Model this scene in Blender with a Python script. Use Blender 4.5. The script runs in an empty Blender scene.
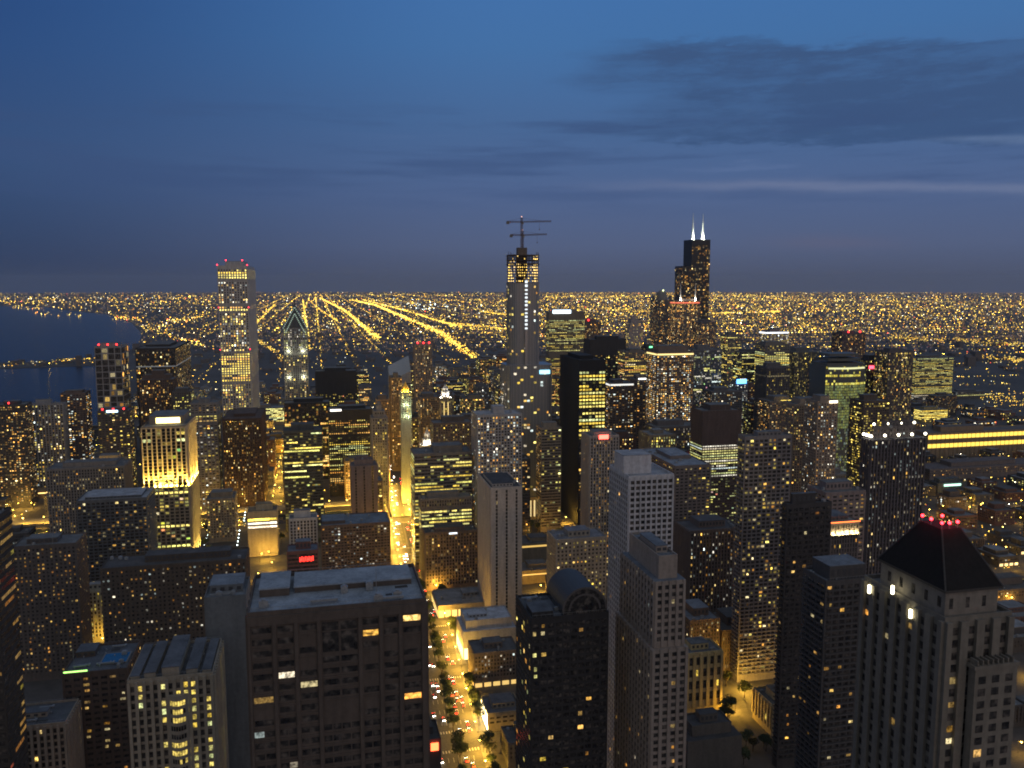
import bpy, math, random
from math import sin, cos, tan, atan, atan2, sqrt, radians, pi
from mathutils import Vector, Matrix
RNG = random.Random(11)
SC = bpy.context.scene
COL = SC.collection

# ------------------------------------------------------------------ camera
EYE, FPX, CX, CY = 314.0, 850.0, 512.0, 384.0
PITCH = atan(101 / 850)
CP, SP = cos(PITCH), sin(PITCH)
THETA = radians(13.0)                      # city grid against the view axis
CT, ST = cos(THETA), sin(THETA)
camd = bpy.data.cameras.new("camera")
camd.sensor_width = 36.0
camd.lens = FPX / 1024 * 36
camd.clip_start, camd.clip_end = 1.0, 90000.0
cam = bpy.data.objects.new("camera", camd)
cam.location = (0, 0, EYE)
cam.rotation_euler = (pi / 2 - PITCH, 0, 0)
COL.objects.link(cam)
SC.camera = cam

# ------------------------------------------------------------------ view
SC.view_settings.view_transform = 'Standard'
SC.view_settings.look = 'None'
SC.view_settings.exposure = 0.0
SC.view_settings.gamma = 1.0
SC.render.engine = 'CYCLES'
SC.cycles.use_denoising = True
SC.cycles.denoiser = 'OPENIMAGEDENOISE'
SC.cycles.filter_width = 1.9
SC.cycles.max_bounces = 4
SC.cycles.diffuse_bounces = 2
SC.cycles.glossy_bounces = 2
SC.cycles.transmission_bounces = 2
SC.cycles.volume_bounces = 0
SC.cycles.sample_clamp_indirect = 2.0
SC.cycles.use_adaptive_sampling = False

def lin(r, g, b):
    f = lambda c: (c / 255 / 12.92) if c <= 10 else ((c / 255 + 0.055) / 1.055) ** 2.4
    return (f(r), f(g), f(b), 1.0)

# ------------------------------------------------------------------ node helper
class NT:
    def __init__(s, tree):
        s.t = tree; s.n = tree.nodes; s.l = tree.links
    def new(s, kind, **kw):
        x = s.n.new(kind)
        for k, v in kw.items(): setattr(x, k, v)
        return x
    def put(s, sock, v):
        if hasattr(v, 'is_output') or isinstance(v, bpy.types.NodeSocket): s.l.new(v, sock)
        else: sock.default_value = v
    def m(s, op, a, b=0.0, c=0.0, clamp=False):
        x = s.new('ShaderNodeMath', operation=op, use_clamp=clamp)
        s.put(x.inputs[0], a); s.put(x.inputs[1], b); s.put(x.inputs[2], c)
        return x.outputs[0]
    def mix(s, f, a, b, kind='MIX'):
        x = s.new('ShaderNodeMix', data_type='RGBA', blend_type=kind)
        s.put(x.inputs[0], f); s.put(x.inputs[6], a); s.put(x.inputs[7], b)
        return x.outputs[2]
    def ramp(s, f, stops, mode='LINEAR'):
        x = s.new('ShaderNodeValToRGB'); s.put(x.inputs[0], f)
        cr = x.color_ramp; cr.interpolation = mode
        while len(cr.elements) < len(stops): cr.elements.new(0.5)
        for e, (p, c) in zip(cr.elements, stops): e.position = p; e.color = c
        return x.outputs[0]
    def smooth(s, v, lo, hi):
        x = s.new('ShaderNodeMapRange', interpolation_type='SMOOTHSTEP')
        s.put(x.inputs[0], v); s.put(x.inputs[1], lo); s.put(x.inputs[2], hi)
        return x.outputs[0]
    def noise(s, vec, scale, detail=4.0, rough=0.55):
        x = s.new('ShaderNodeTexNoise'); s.l.new(vec, x.inputs['Vector'])
        x.inputs['Scale'].default_value = scale; x.inputs['Detail'].default_value = detail
        x.inputs['Roughness'].default_value = rough
        return x.outputs[0]

# ------------------------------------------------------------------ dusk sky
SUN_EL, SUN_AZ = radians(1.0), radians(148)      # last glow low in the north-west, behind and right of the camera
W = bpy.data.worlds.new("World"); SC.world = W; W.use_nodes = True
nt = NT(W.node_tree); nt.n.clear()
out = nt.new('ShaderNodeOutputWorld'); bg = nt.new('ShaderNodeBackground')
tc = nt.new('ShaderNodeTexCoord'); sep = nt.new('ShaderNodeSeparateXYZ')
nt.l.new(tc.outputs['Generated'], sep.inputs[0])
X, Y, Z = sep.outputs
az = nt.m('ARCTAN2', X, Y)                               # 0 ahead, + to the right
hor = nt.m('SQRT', nt.m('ADD', nt.m('MULTIPLY', X, X), nt.m('MULTIPLY', Y, Y)))
el = nt.m('ARCTAN2', Z, hor)
el0 = nt.m('MAXIMUM', el, 0.0)
elP = nt.m('DIVIDE', Z, nt.m('MAXIMUM', Y, 0.25))                 # flat cloud decks keep level across the view
elr = nt.m('DIVIDE', el0, 0.42, clamp=True)
colR = nt.ramp(elr, [(0.0, lin(77, 83, 106)), (0.10, lin(84, 97, 129)), (0.24, lin(80, 101, 142)), (0.42, lin(72, 104, 150)),
                     (0.62, lin(68, 112, 165)), (1.0, lin(64, 114, 178))])
colL = nt.ramp(elr, [(0.0, lin(46, 58, 88)), (0.10, lin(48, 66, 100)), (0.30, lin(54, 80, 122)), (0.55, lin(44, 76, 126)),
                     (0.80, lin(36, 69, 124)), (1.0, lin(32, 64, 120))])
side = nt.smooth(az, -0.62, 0.02)
sky = nt.mix(side, colL, colR)
cv = nt.new('ShaderNodeCombineXYZ')
nt.put(cv.inputs[0], nt.m('MULTIPLY', az, 2.2)); nt.put(cv.inputs[1], nt.m('MULTIPLY', el, 11.0)); nt.put(cv.inputs[2], 3.7)
nA = nt.noise(cv.outputs[0], 2.3, 12.0, 0.66)
cv2 = nt.new('ShaderNodeCombineXYZ')
nt.put(cv2.inputs[0], nt.m('MULTIPLY', az, 2.0)); nt.put(cv2.inputs[1], nt.m('MULTIPLY', el, 26.0)); nt.put(cv2.inputs[2], 9.1)
nB = nt.noise(cv2.outputs[0], 1.6, 8.0, 0.6)
def bump(v, c, w):                                       # soft hill, 1 at c
    d = nt.m('DIVIDE', nt.m('SUBTRACT', v, c), w)
    return nt.m('EXPONENT', nt.m('MULTIPLY', nt.m('MULTIPLY', d, d), -1.0))
# big ragged cloud bank high on the right
def band(v, lo, hi, s): return nt.m('MULTIPLY', nt.smooth(v, lo - s, lo + s), nt.m('SUBTRACT', 1.0, nt.smooth(v, hi - s, hi + s)))
nC = nt.noise(cv.outputs[0], 9.0, 8.0, 0.7)
topc = nt.m('ADD', nt.m('ADD', nt.m('MULTIPLY', nt.m('SUBTRACT', nA, 0.5), 0.06), nt.m('MULTIPLY', nt.m('SUBTRACT', nC, 0.5), 0.035)), elP)
bank = nt.m('MULTIPLY', band(topc, 0.160, 0.272, 0.006), nt.smooth(nt.m('ADD', az, nt.m('MULTIPLY', nt.m('SUBTRACT', nB, 0.5), 0.35)), 0.06, 0.2))
bank = nt.m('MULTIPLY', bank, nt.m('MULTIPLY_ADD', nt.smooth(nt.m('ADD', nt.m('MULTIPLY', nA, 0.6), nt.m('MULTIPLY', nC, 0.4)), 0.40, 0.56), 0.5, 0.5))
sky = nt.mix(nt.m('MULTIPLY', bank, 0.95), sky, lin(60, 86, 127))
# layered sheets under it, darker and lighter
lay = nt.m('MULTIPLY', nt.smooth(nB, 0.47, 0.66), band(elP, 0.095, 0.20, 0.03))
sky = nt.mix(nt.m('MULTIPLY', lay, 0.55), sky, lin(58, 80, 122))
lay2 = nt.m('MULTIPLY', nt.m('MULTIPLY', nt.smooth(nB, 0.40, 0.30), band(elP, 0.10, 0.185, 0.02)), nt.smooth(az, -0.3, 0.2))
sky = nt.mix(nt.m('MULTIPLY', lay2, 0.45), sky, lin(94, 116, 158))
# thin pale streak low on the right
sel = nt.m('ADD', elP, nt.m('MULTIPLY', nt.m('SUBTRACT', nA, 0.5), 0.02))
sel = nt.m('ADD', sel, nt.m('MULTIPLY', nt.m('MULTIPLY', az, az), 0.02))
strk = nt.m('MULTIPLY', bump(sel, 0.1125, 0.0055), nt.smooth(az, 0.0, 0.3))
sky = nt.mix(nt.m('MULTIPLY', strk, nt.m('MULTIPLY_ADD', nB, 0.9, 0.4)), sky, lin(104, 118, 152))
strk2 = nt.m('MULTIPLY', bump(nt.m('ADD', elP, nt.m('MULTIPLY', nt.m('SUBTRACT', nB, 0.5), 0.02)), 0.163, 0.004), nt.smooth(az, 0.42, 0.5))
sky = nt.mix(nt.m('MULTIPLY', strk2, 0.55), sky, lin(100, 122, 158))
strk3 = nt.m('MULTIPLY', bump(nt.m('ADD', el, nt.m('MULTIPLY', nt.m('SUBTRACT', nA, 0.5), 0.03)), 0.045, 0.008), band(az, 0.3, 0.41, 0.05))
sky = nt.mix(nt.m('MULTIPLY', strk3, 0.35), sky, lin(100, 98, 122))
# twilight glow round the sunset, behind the camera
nish = nt.new('ShaderNodeTexSky', sky_type='NISHITA', sun_disc=False)
nish.sun_elevation = SUN_EL; nish.sun_rotation = SUN_AZ; nish.altitude = 300
nish.dust_density = 2.0
over = nt.smooth(el, 0.42, 0.75)                         # grey overhead out of view, added to lift and neutralise the ambient light
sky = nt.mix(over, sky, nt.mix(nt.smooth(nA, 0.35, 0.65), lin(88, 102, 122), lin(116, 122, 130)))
behind = nt.smooth(Y, 0.15, -0.5)
ngl = nt.mix(1.0, nish.outputs[0], (0.06, 0.06, 0.06, 1), 'MULTIPLY')
sky = nt.mix(behind, sky, nt.mix(1.0, ngl, nt.mix(0.6, sky, lin(122, 118, 112)), 'ADD'))
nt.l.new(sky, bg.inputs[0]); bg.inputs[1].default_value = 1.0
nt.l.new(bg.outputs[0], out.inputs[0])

sund = bpy.data.lights.new("sun", 'SUN')
sund.energy = 0.24; sund.angle = radians(70); sund.color = (1.0, 0.93, 0.84)
sun = bpy.data.objects.new("sun", sund)
sdir = Vector((sin(SUN_AZ) * cos(radians(14)), cos(SUN_AZ) * cos(radians(14)), sin(radians(14))))
sun.rotation_euler = sdir.to_track_quat('Z', 'Y').to_euler()
COL.objects.link(sun)

# ------------------------------------------------------------------ projection helpers
def ray(x, y):
    a, b = (x - CX) / FPX, (CY - y) / FPX
    return Vector((a, CP + b * SP, -SP + b * CP))
def at_depth(x, y, d):
    r = ray(x, y); t = d / r.y
    return Vector((0, 0, EYE)) + r * t
def on_ground(x, y, z=0.0):
    r = ray(x, y); t = (z - EYE) / r.z
    return Vector((0, 0, EYE)) + r * t
def to_px(p):
    v = Vector(p) - Vector((0, 0, EYE))
    dep = v.y * CP - v.z * SP
    if dep < 1: return (-9999, -9999, dep)
    return (CX + FPX * v.x / dep, CY - FPX * (v.y * SP + v.z * CP) / dep, dep)
def city(w, s, z=0.0): return Vector((w * CT - s * ST, w * ST + s * CT, z))   # w = west, s = south
def to_city(p): return (p.x * CT + p.y * ST, -p.x * ST + p.y * CT)

# ------------------------------------------------------------------ materials
MATS = {}
def principled(name):
    m = bpy.data.materials.new(name); m.use_nodes = True
    t = NT(m.node_tree); b = t.n['Principled BSDF']
    return m, t, b
def wallmat(c, rough=0.85, key=None):
    k = ('wall', c, rough)
    if k in MATS: return MATS[k]
    m, t, b = principled('masonry')
    g = t.new('ShaderNodeNewGeometry')
    mp = t.new('ShaderNodeMapping'); t.l.new(g.outputs['Position'], mp.inputs[0])
    mp.inputs['Scale'].default_value = (0.09, 0.09, 0.012)
    n1 = t.noise(mp.outputs[0], 4.0, 6.0, 0.65)
    n2 = t.noise(g.outputs['Position'], 0.6, 5.0, 0.6)
    f = t.m('ADD', t.m('MULTIPLY', n1, 0.7), t.m('MULTIPLY', n2, 0.5))
    lo = tuple(x * 0.62 for x in c) + (1,); hi = tuple(min(1, x * 1.3) for x in c) + (1,)
    t.l.new(t.ramp(f, [(0.35, lo), (0.85, hi)]), b.inputs['Base Color'])
    b.inputs['Roughness'].default_value = rough
    MATS[k] = m; return m
def plain(name, c, rough=0.6, metal=0.0, scale=1.5, var=0.25):
    k = ('plain', name, c)
    if k in MATS: return MATS[k]
    m, t, b = principled(name)
    g = t.new('ShaderNodeNewGeometry')
    n = t.noise(g.outputs['Position'], scale, 5.0, 0.6)
    lo = tuple(x * (1 - var) for x in c) + (1,); hi = tuple(min(1, x * (1 + var)) for x in c) + (1,)
    t.l.new(t.ramp(n, [(0.3, lo), (0.7, hi)]), b.inputs['Base Color'])
    b.inputs['Roughness'].default_value = rough; b.inputs['Metallic'].default_value = metal
    MATS[k] = m; return m
def roofmat(c):
    k = ('roof', c)
    if k in MATS: return MATS[k]
    m, t, b = principled('roof_gravel')
    g = t.new('ShaderNodeNewGeometry')
    n1 = t.noise(g.outputs['Position'], 0.12, 5.0, 0.7); n2 = t.noise(g.outputs['Position'], 1.3, 4.0, 0.6)
    f = t.m('ADD', t.m('MULTIPLY', n1, 0.8), t.m('MULTIPLY', n2, 0.4))
    lo = tuple(x * 0.45 for x in c) + (1,); hi = tuple(min(1, x * 1.35) for x in c) + (1,)
    t.l.new(t.ramp(f, [(0.38, lo), (0.78, hi)]), b.inputs['Base Color'])
    b.inputs['Roughness'].default_value = 0.95
    MATS[k] = m; return m
def glow(name, c, s, sample='NONE'):
    k = ('glow', name, c, s)
    if k in MATS: return MATS[k]
    m, t, b = principled(name)
    b.inputs['Base Color'].default_value = tuple(x * 0.5 for x in c[:3]) + (1,)
    b.inputs['Emission Color'].default_value = tuple(c[:3]) + (1,)
    b.inputs['Emission Strength'].default_value = s
    m.cycles.emission_sampling = sample
    MATS[k] = m; return m
# dark glass, and lit rooms behind glass (brightness and tint per window in the attribute "glow")
M_GLASS, t, b = principled('dark_glass')
g = t.new('ShaderNodeNewGeometry')
t.l.new(t.ramp(t.noise(g.outputs['Position'], 0.42, 2.0, 0.6), [(0.32, (0.015, 0.015, 0.017, 1)), (0.5, (0.045, 0.042, 0.04, 1)), (0.7, (0.15, 0.13, 0.115, 1))]), b.inputs['Base Color']); b.inputs['Roughness'].default_value = 0.14
b.inputs['Specular IOR Level'].default_value = 0.6
M_LIT, t, b = principled('lit_window')
at = t.new('ShaderNodeAttribute', attribute_name='glow')
g = t.new('ShaderNodeNewGeometry')
nn = t.noise(g.outputs['Position'], 0.9, 3.0, 0.65)
k = t.m('MULTIPLY_ADD', t.smooth(nn, 0.3, 0.68), 1.5, 0.15)
b.inputs['Base Color'].default_value = (0.03, 0.03, 0.03, 1); b.inputs['Roughness'].default_value = 0.2
t.l.new(at.outputs['Color'], b.inputs['Emission Color']); t.l.new(k, b.inputs['Emission Strength'])
M_LIT.cycles.emission_sampling = 'NONE'
M_LAMPS, t, b = principled('lamp_glow')
at = t.new('ShaderNodeAttribute', attribute_name='glow')
b.inputs['Base Color'].default_value = (0.05, 0.05, 0.05, 1)
t.l.new(at.outputs['Color'], b.inputs['Emission Color']); b.inputs['Emission Strength'].default_value = 1.0
M_LAMPS.cycles.emission_sampling = 'NONE'

# ------------------------------------------------------------------ mesh builder
class MB:
    def __init__(s): s.v = []; s.f = []; s.mi = []; s.g = []; s.any = False
    def face(s, pts, mi=0, glow=None):
        i = len(s.v); s.v.extend(pts); s.f.append(tuple(range(i, i + len(pts)))); s.mi.append(mi)
        s.g.extend([glow or (0, 0, 0)] * len(pts))
        if glow: s.any = True
    def box(s, x0, x1, y0, y1, z0, z1, mi=0, glow=None, bottom=True):
        i = len(s.v)
        s.v.extend([(x0, y0, z0), (x1, y0, z0), (x1, y1, z0), (x0, y1, z0), (x0, y0, z1), (x1, y0, z1), (x1, y1, z1), (x0, y1, z1)])
        fs = [(4, 5, 6, 7), (0, 1, 5, 4), (1, 2, 6, 5), (2, 3, 7, 6), (3, 0, 4, 7)]
        if bottom: fs.append((3, 2, 1, 0))
        for f in fs: s.f.append(tuple(i + k for k in f)); s.mi.append(mi)
        s.g.extend([glow or (0, 0, 0)] * 8)
        if glow: s.any = True
    def prism(s, poly, z0, z1, mi=0, top=None, topmi=None):
        n = len(poly); i = len(s.v); top = top or poly
        s.v.extend([(x, y, z0) for x, y in poly] + [(x, y, z1) for x, y in top])
        for k in range(n):
            j = (k + 1) % n
            s.f.append((i + k, i + j, i + n + j, i + n + k)); s.mi.append(mi)
        s.f.append(tuple(i + n + k for k in range(n))); s.mi.append(mi if topmi is None else topmi)
        s.f.append(tuple(i + k for k in reversed(range(n)))); s.mi.append(mi)
        s.g.extend([(0, 0, 0)] * (2 * n))
    def bar(s, a, b, r, mi=0, n=6, r2=None, glow=None):
        a = Vector(a); b = Vector(b); d = (b - a).normalized(); r2 = r if r2 is None else r2
        u = d.orthogonal().normalized(); w = d.cross(u); i = len(s.v)
        for p, rr in ((a, r), (b, r2)):
            for k in range(n):
                q = p + (u * cos(2 * pi * k / n) + w * sin(2 * pi * k / n)) * rr
                s.v.append(tuple(q))
        for k in range(n):
            j = (k + 1) % n
            s.f.append((i + k, i + j, i + n + j, i + n + k)); s.mi.append(mi)
        s.f.append(tuple(i + k for k in reversed(range(n)))); s.mi.append(mi)
        s.f.append(tuple(i + n + k for k in range(n))); s.mi.append(mi)
        s.g.extend([glow or (0, 0, 0)] * (2 * n))
        if glow: s.any = True
    def octa(s, p, r, glow=None, mi=0):
        x, y, z = p; i = len(s.v)
        s.v.extend([(x + r, y, z), (x - r, y, z), (x, y + r, z), (x, y - r, z), (x, y, z + r), (x, y, z - r)])
        for f in ((0, 2, 4), (2, 1, 4), (1, 3, 4), (3, 0, 4), (2, 0, 5), (1, 2, 5), (3, 1, 5), (0, 3, 5)):
            s.f.append(tuple(i + k for k in f)); s.mi.append(mi)
        s.g.extend([glow or (0, 0, 0)] * 6)
        if glow: s.any = True
    def ball(s, c, r, mi=0, nu=10, nv=6, sz=1.0):
        i = len(s.v); x, y, z = c
        s.v.append((x, y, z + r * sz))
        for a in range(1, nv):
            for b in range(nu):
                s.v.append((x + r * sin(pi * a / nv) * cos(2 * pi * b / nu), y + r * sin(pi * a / nv) * sin(2 * pi * b / nu), z + r * sz * cos(pi * a / nv)))
        s.v.append((x, y, z - r * sz)); last = len(s.v) - 1
        for b in range(nu):
            c2 = (b + 1) % nu
            s.f.append((i, i + 1 + b, i + 1 + c2)); s.mi.append(mi)
            for a in range(nv - 2):
                s.f.append((i + 1 + a * nu + b, i + 1 + (a + 1) * nu + b, i + 1 + (a + 1) * nu + c2, i + 1 + a * nu + c2)); s.mi.append(mi)
            s.f.append((last, i + 1 + (nv - 2) * nu + c2, i + 1 + (nv - 2) * nu + b)); s.mi.append(mi)
        s.g.extend([(0, 0, 0)] * (len(s.v) - i))
    def build(s, name, mats, parent=None, loc=None, stuff=False):
        me = bpy.data.meshes.new(name)
        me.from_pydata([tuple(p) for p in s.v], [], s.f)
        for m in (mats if isinstance(mats, (list, tuple)) else [mats]): me.materials.append(m)
        if any(s.mi): me.polygons.foreach_set('material_index', s.mi)
        if s.any:
            a = me.attributes.new('glow', 'FLOAT_COLOR', 'POINT')
            a.data.foreach_set('color', [c for g in s.g for c in (g[0], g[1], g[2], 1.0)])
        me.update()
        o = bpy.data.objects.new(name, me); COL.objects.link(o)
        if parent: o.parent = parent
        if loc is not None: o.location = loc
        if stuff: o['kind'] = 'stuff'
        return o
def empty(name, loc, rz=0.0, label=None, cat=None, group=None):
    o = bpy.data.objects.new(name, None); COL.objects.link(o)
    o.empty_display_size = 2.0
    o.location = loc; o.rotation_euler = (0, 0, rz)
    tag(o, label, cat, group); return o
def tag(o, label=None, cat=None, group=None, kind=None):
    if label: o['label'] = label
    if cat: o['category'] = cat
    if group: o['group'] = group
    if kind: o['kind'] = kind
    return o
def copy_tree(o, parent=None):
    c = o.copy(); COL.objects.link(c)
    if parent: c.parent = parent
    for ch in o.children: copy_tree(ch, c)
    return c
# ------------------------------------------------------------------ ground, water, roads
M_GROUND, t, b = principled('city_ground')
g = t.new('ShaderNodeNewGeometry')
n1 = t.noise(g.outputs['Position'], 0.004, 6.0, 0.6); n2 = t.noise(g.outputs['Position'], 0.12, 5.0, 0.6)
t.l.new(t.ramp(t.m('ADD', t.m('MULTIPLY', n1, 0.6), t.m('MULTIPLY', n2, 0.4)),
        [(0.35, (0.05, 0.048, 0.046, 1)), (0.65, (0.12, 0.11, 0.105, 1))]), b.inputs['Base Color'])
b.inputs['Roughness'].default_value = 0.95
RG = 30000.0
mb = MB()
ring = [(RG * cos(2 * pi * k / 160), RG * sin(2 * pi * k / 160), 0.0) for k in range(160)]
for rr0, rr1 in ((0, 600), (600, 3000), (3000, 10000), (10000, RG)):
    for k in range(160):
        j = (k + 1) % 160; c0, s0, c1, s1 = cos(2 * pi * k / 160), sin(2 * pi * k / 160), cos(2 * pi * j / 160), sin(2 * pi * j / 160)
        if rr0 == 0: mb.face([(0, 0, 0), (rr1 * c0, rr1 * s0, 0), (rr1 * c1, rr1 * s1, 0)])
        else: mb.face([(rr0 * c0, rr0 * s0, 0), (rr1 * c0, rr1 * s0, 0), (rr1 * c1, rr1 * s1, 0), (rr0 * c1, rr0 * s1, 0)])
tag(mb.build('ground', M_GROUND), kind='structure')

M_WATER, t, b = principled('lake_water')
g = t.new('ShaderNodeNewGeometry')
b.inputs['Base Color'].default_value = (0.008, 0.014, 0.026, 1); b.inputs['Roughness'].default_value = 0.2
b.inputs['IOR'].default_value = 1.33; b.inputs['Specular IOR Level'].default_value = 0.3
bp = t.new('ShaderNodeBump'); t.l.new(t.noise(g.outputs['Position'], 0.035, 6.0, 0.65), bp.inputs['Height'])
bp.inputs['Strength'].default_value = 0.7; bp.inputs['Distance'].default_value = 6.0
t.l.new(bp.outputs[0], b.inputs['Normal'])
LAKE_PX = [(-700, 303.5), (-200, 304.5), (0, 306), (45, 307), (70, 311), (105, 314), (132, 323), (142, 334), (138, 345), (126, 352), (122, 362),
           (128, 385), (118, 420), (96, 440), (60, 468), (20, 490), (-60, 520), (-300, 620), (-900, 700)]
LAKE = [on_ground(x, y) for x, y in LAKE_PX]
mb = MB(); mb.face([(p.x, p.y, 0.4) for p in reversed(LAKE)])
tag(mb.build('lake', M_WATER), kind='structure')
# the lit spit of land in the lake
SPIT = [on_ground(x, y) for x, y in [(-60, 364), (0, 363), (40, 362), (75, 359), (100, 357), (126, 357), (126, 368), (96, 366), (60, 367), (20, 368.5), (-60, 370)]]
mb = MB(); mb.prism([(p.x, p.y) for p in reversed(SPIT)], 0.0, 1.6)
tag(mb.build('headland', M_GROUND), kind='structure')
def in_poly(x, y, P):
    c = False; j = len(P) - 1
    for i in range(len(P)):
        if (P[i].y > y) != (P[j].y > y) and x < (P[j].x - P[i].x) * (y - P[i].y) / (P[j].y - P[i].y) + P[i].x: c = not c
        j = i
    return c
def wet(p): return in_poly(p.x, p.y, LAKE) and not in_poly(p.x, p.y, SPIT)

M_ASPHALT = plain('asphalt', (0.085, 0.08, 0.075), 0.8, 0, 0.5, 0.3)
M_PAVE = plain('pavement', (0.17, 0.165, 0.155), 0.9, 0, 0.4, 0.25)
M_PAINT = plain('road_paint', (0.6, 0.58, 0.5), 0.7, 0, 2.0, 0.2)
AVE = [(70, 150), (84, 505), (94, 700), (104, 1080), (114, 1230), (126, 1420), (150, 1900), (170, 2600)]   # (w, s) of the avenue
def ave_w(s):
    for (w0, s0), (w1, s1) in zip(AVE, AVE[1:]):
        if s <= s1: return w0 + (w1 - w0) * (s - s0) / (s1 - s0)
    return AVE[-1][0]
def strip(mb, pts, half, z, off=0.0):
    # a ribbon along city points
    P = [city(w, s) for w, s in pts]
    L = []
    for i, p in enumerate(P):
        d = (P[min(i + 1, len(P) - 1)] - P[max(i - 1, 0)]); d.z = 0; d.normalize()
        n = Vector((d.y, -d.x, 0)); L.append((p + n * (off - half), p + n * (off + half)))
    for (a, b2), (c, d) in zip(L, L[1:]):
        mb.face([(a.x, a.y, z), (b2.x, b2.y, z), (d.x, d.y, z), (c.x, c.y, z)])
NS = [-640, -520, -400, -290, -190, -60, 210, 320, 430, 540, 650, 770, 900, 1040, 1200, 1380, 1580]
EW = [330, 440, 548, 655, 760, 870, 975, 1110, 1290, 1400, 1510, 1620, 1730, 1850, 1980, 2100]
mb = MB(); strip(mb, AVE, 16.0, 0.012)
for w in NS: strip(mb, [(w, 200), (w, 2600)], 7.5, 0.004)
for s in EW: strip(mb, [(-650, s), (1700, s)], 7.5, 0.008)
tag(mb.build('road', M_ASPHALT), kind='structure')
mb = MB()
for o in (-3.3, 3.3, -6.8, 6.8, -10.2, 10.2):
    for i in range(60):
        s = 330 + i * 16
        if any(abs(s + 2 - e) < 14 for e in EW): continue
        strip(mb, [(ave_w(s), s), (ave_w(s + 6), s + 6)], 0.12, 0.018, o)
for e in EW[1:8]:
    for ds in (-12.5, 12.5):
        for k in range(15):
            w = ave_w(e) - 14 + k * 2.0
            strip(mb, [(w, e + ds - 1.6), (w, e + ds + 1.6)], 0.4, 0.018)
tag(mb.build('road_markings', M_PAINT), kind='structure')
mb = MB()
for sd in (-1, 1):                                            # raised pavements with kerbs beside the avenue
    for a, b2 in zip(EW, EW[1:]):
        if a > 1200: break
        P = []
        for s in (a + 9, (a + b2) / 2, b2 - 9):
            P.append((ave_w(s), s))
        for (w0, s0), (w1, s1) in zip(P, P[1:]):
            q = [city(w0 + sd * 16.2, s0), city(w0 + sd * 23, s0), city(w1 + sd * 23, s1), city(w1 + sd * 16.2, s1)]
            if sd < 0: q.reverse()
            mb.prism([(p.x, p.y) for p in q], 0.0, 0.15)
tag(mb.build('pavement', M_PAVE), kind='structure')
mb = MB()
for a, b2 in zip(EW[:8], EW[1:8]):                            # planted median
    q = [city(ave_w(a) - 1.2, a + 18), city(ave_w(a) + 1.2, a + 18), city(ave_w(b2) + 1.2, b2 - 18), city(ave_w(b2) - 1.2, b2 - 18)]
    mb.prism([(p.x, p.y) for p in q], 0.0, 0.35)
tag(mb.build('median_strip', M_PAVE), kind='structure')

# ------------------------------------------------------------------ buildings
def uneven_facade(mb, wins, rng, bx, z0, z1, k):
    # seven bays of different widths between stone piers; ribbons above, paired windows lower down
    x0, x1, y0, y1 = bx; w = x1 - x0; fl = 3.3
    bays = [(.014, .133), (.154, .252), (.273, .378), (.399, .608), (.629, .727), (.748, .839), (.860, .972)]
    edges = [(0, .014)] + [(a[1], b2[0]) for a, b2 in zip(bays, bays[1:])] + [(.972, 1)]
    for a, b2 in edges: mb.box(x0 + w * a, x0 + w * b2, y0 - .7, y0 + .1, z0, z1 - .02)
    mb.box(x0, x1, y0 - .72, y0 + .1, z1 - 2.6, z1 - .021)
    nf = int((z1 - z0 - 3) / fl)
    for f in range(nf):
        zt = z1 - 3.0 - f * fl
        for i, (a, b2) in enumerate(bays):
            tall = i == 3 and f in (0, 1, 2)
            if i == 3 and f in (1, 2): continue
            if f < 9 and rng.random() < .13 and not tall: continue
            ua, ub = x0 + w * a, x0 + w * b2; n = (1 if f < 9 else 2) if i != 3 else (2 if f < 3 else (2 if f < 9 else 4))
            h = fl * (.5 if not tall else 2.6)
            for j in range(n):
                q0 = ua + (ub - ua) * (j + .06) / n; q1 = ua + (ub - ua) * (j + .94) / n; c = None
                if rng.random() < (.075 if n < 3 else .05):
                    b3 = k * rng.choice([.12, .25, .6, 1.1, 1.5]); c = tuple(v * b3 for v in pick(rng, 'WOX'))
                wins.append(((q0 + q1) / 2, y0 - .05, zt - h / 2 - .4, q1 - q0, h, 'N', c))
            mb.box(ua, ub, y0 - .3, y0 + .1, zt - fl - .12 + .3, zt - fl + .55)
EWV = Vector((CT, ST, 0)); ESV = Vector((-ST, CT, 0))
FOOT = []                                                     # footprints in city axes, with labels
PAL = {'W': [(1, .52, .09), (1, .62, .14), (1, .72, .26), (1, .82, .42), (1, .44, .07)],
       'Y': [(1, .68, .09), (1, .74, .14), (.97, .78, .19)],
       'G': [(.92, .84, .20), (.95, .88, .30), (.78, .84, .36)],
       'X': [(1, .93, .75), (.85, 1, .95), (1, .85, .6)],
       'O': [(1, .42, .07), (1, .52, .12), (1, .62, .18)]}
def pick(rng, pal):
    return rng.choice(PAL[rng.choice(pal)])
def place(xl, xr, yt, d, dep=None, side=None):
    P = at_depth(xl, yt, d); dz = P.z - EYE
    d0 = d * CP - dz * SP
    a = (xr - CX) / FPX
    w = (a * d0 - P.x) / (CT - a * ST * CP)
    if side is not None:
        q = (side - CX) / FPX
        if side < xl: dep = (P.x - q * d0) / (q * CT * CP + ST)
        else:
            Q = P + EWV * w; dq = Q.y * CP - dz * SP
            dep = (Q.x - q * dq) / (q * CT * CP + ST)
    c = P + EWV * (w / 2) + ESV * (dep / 2)
    return Vector((c.x, c.y, 0)), w, dep, P.z
WIN_CACHE = {}
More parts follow.
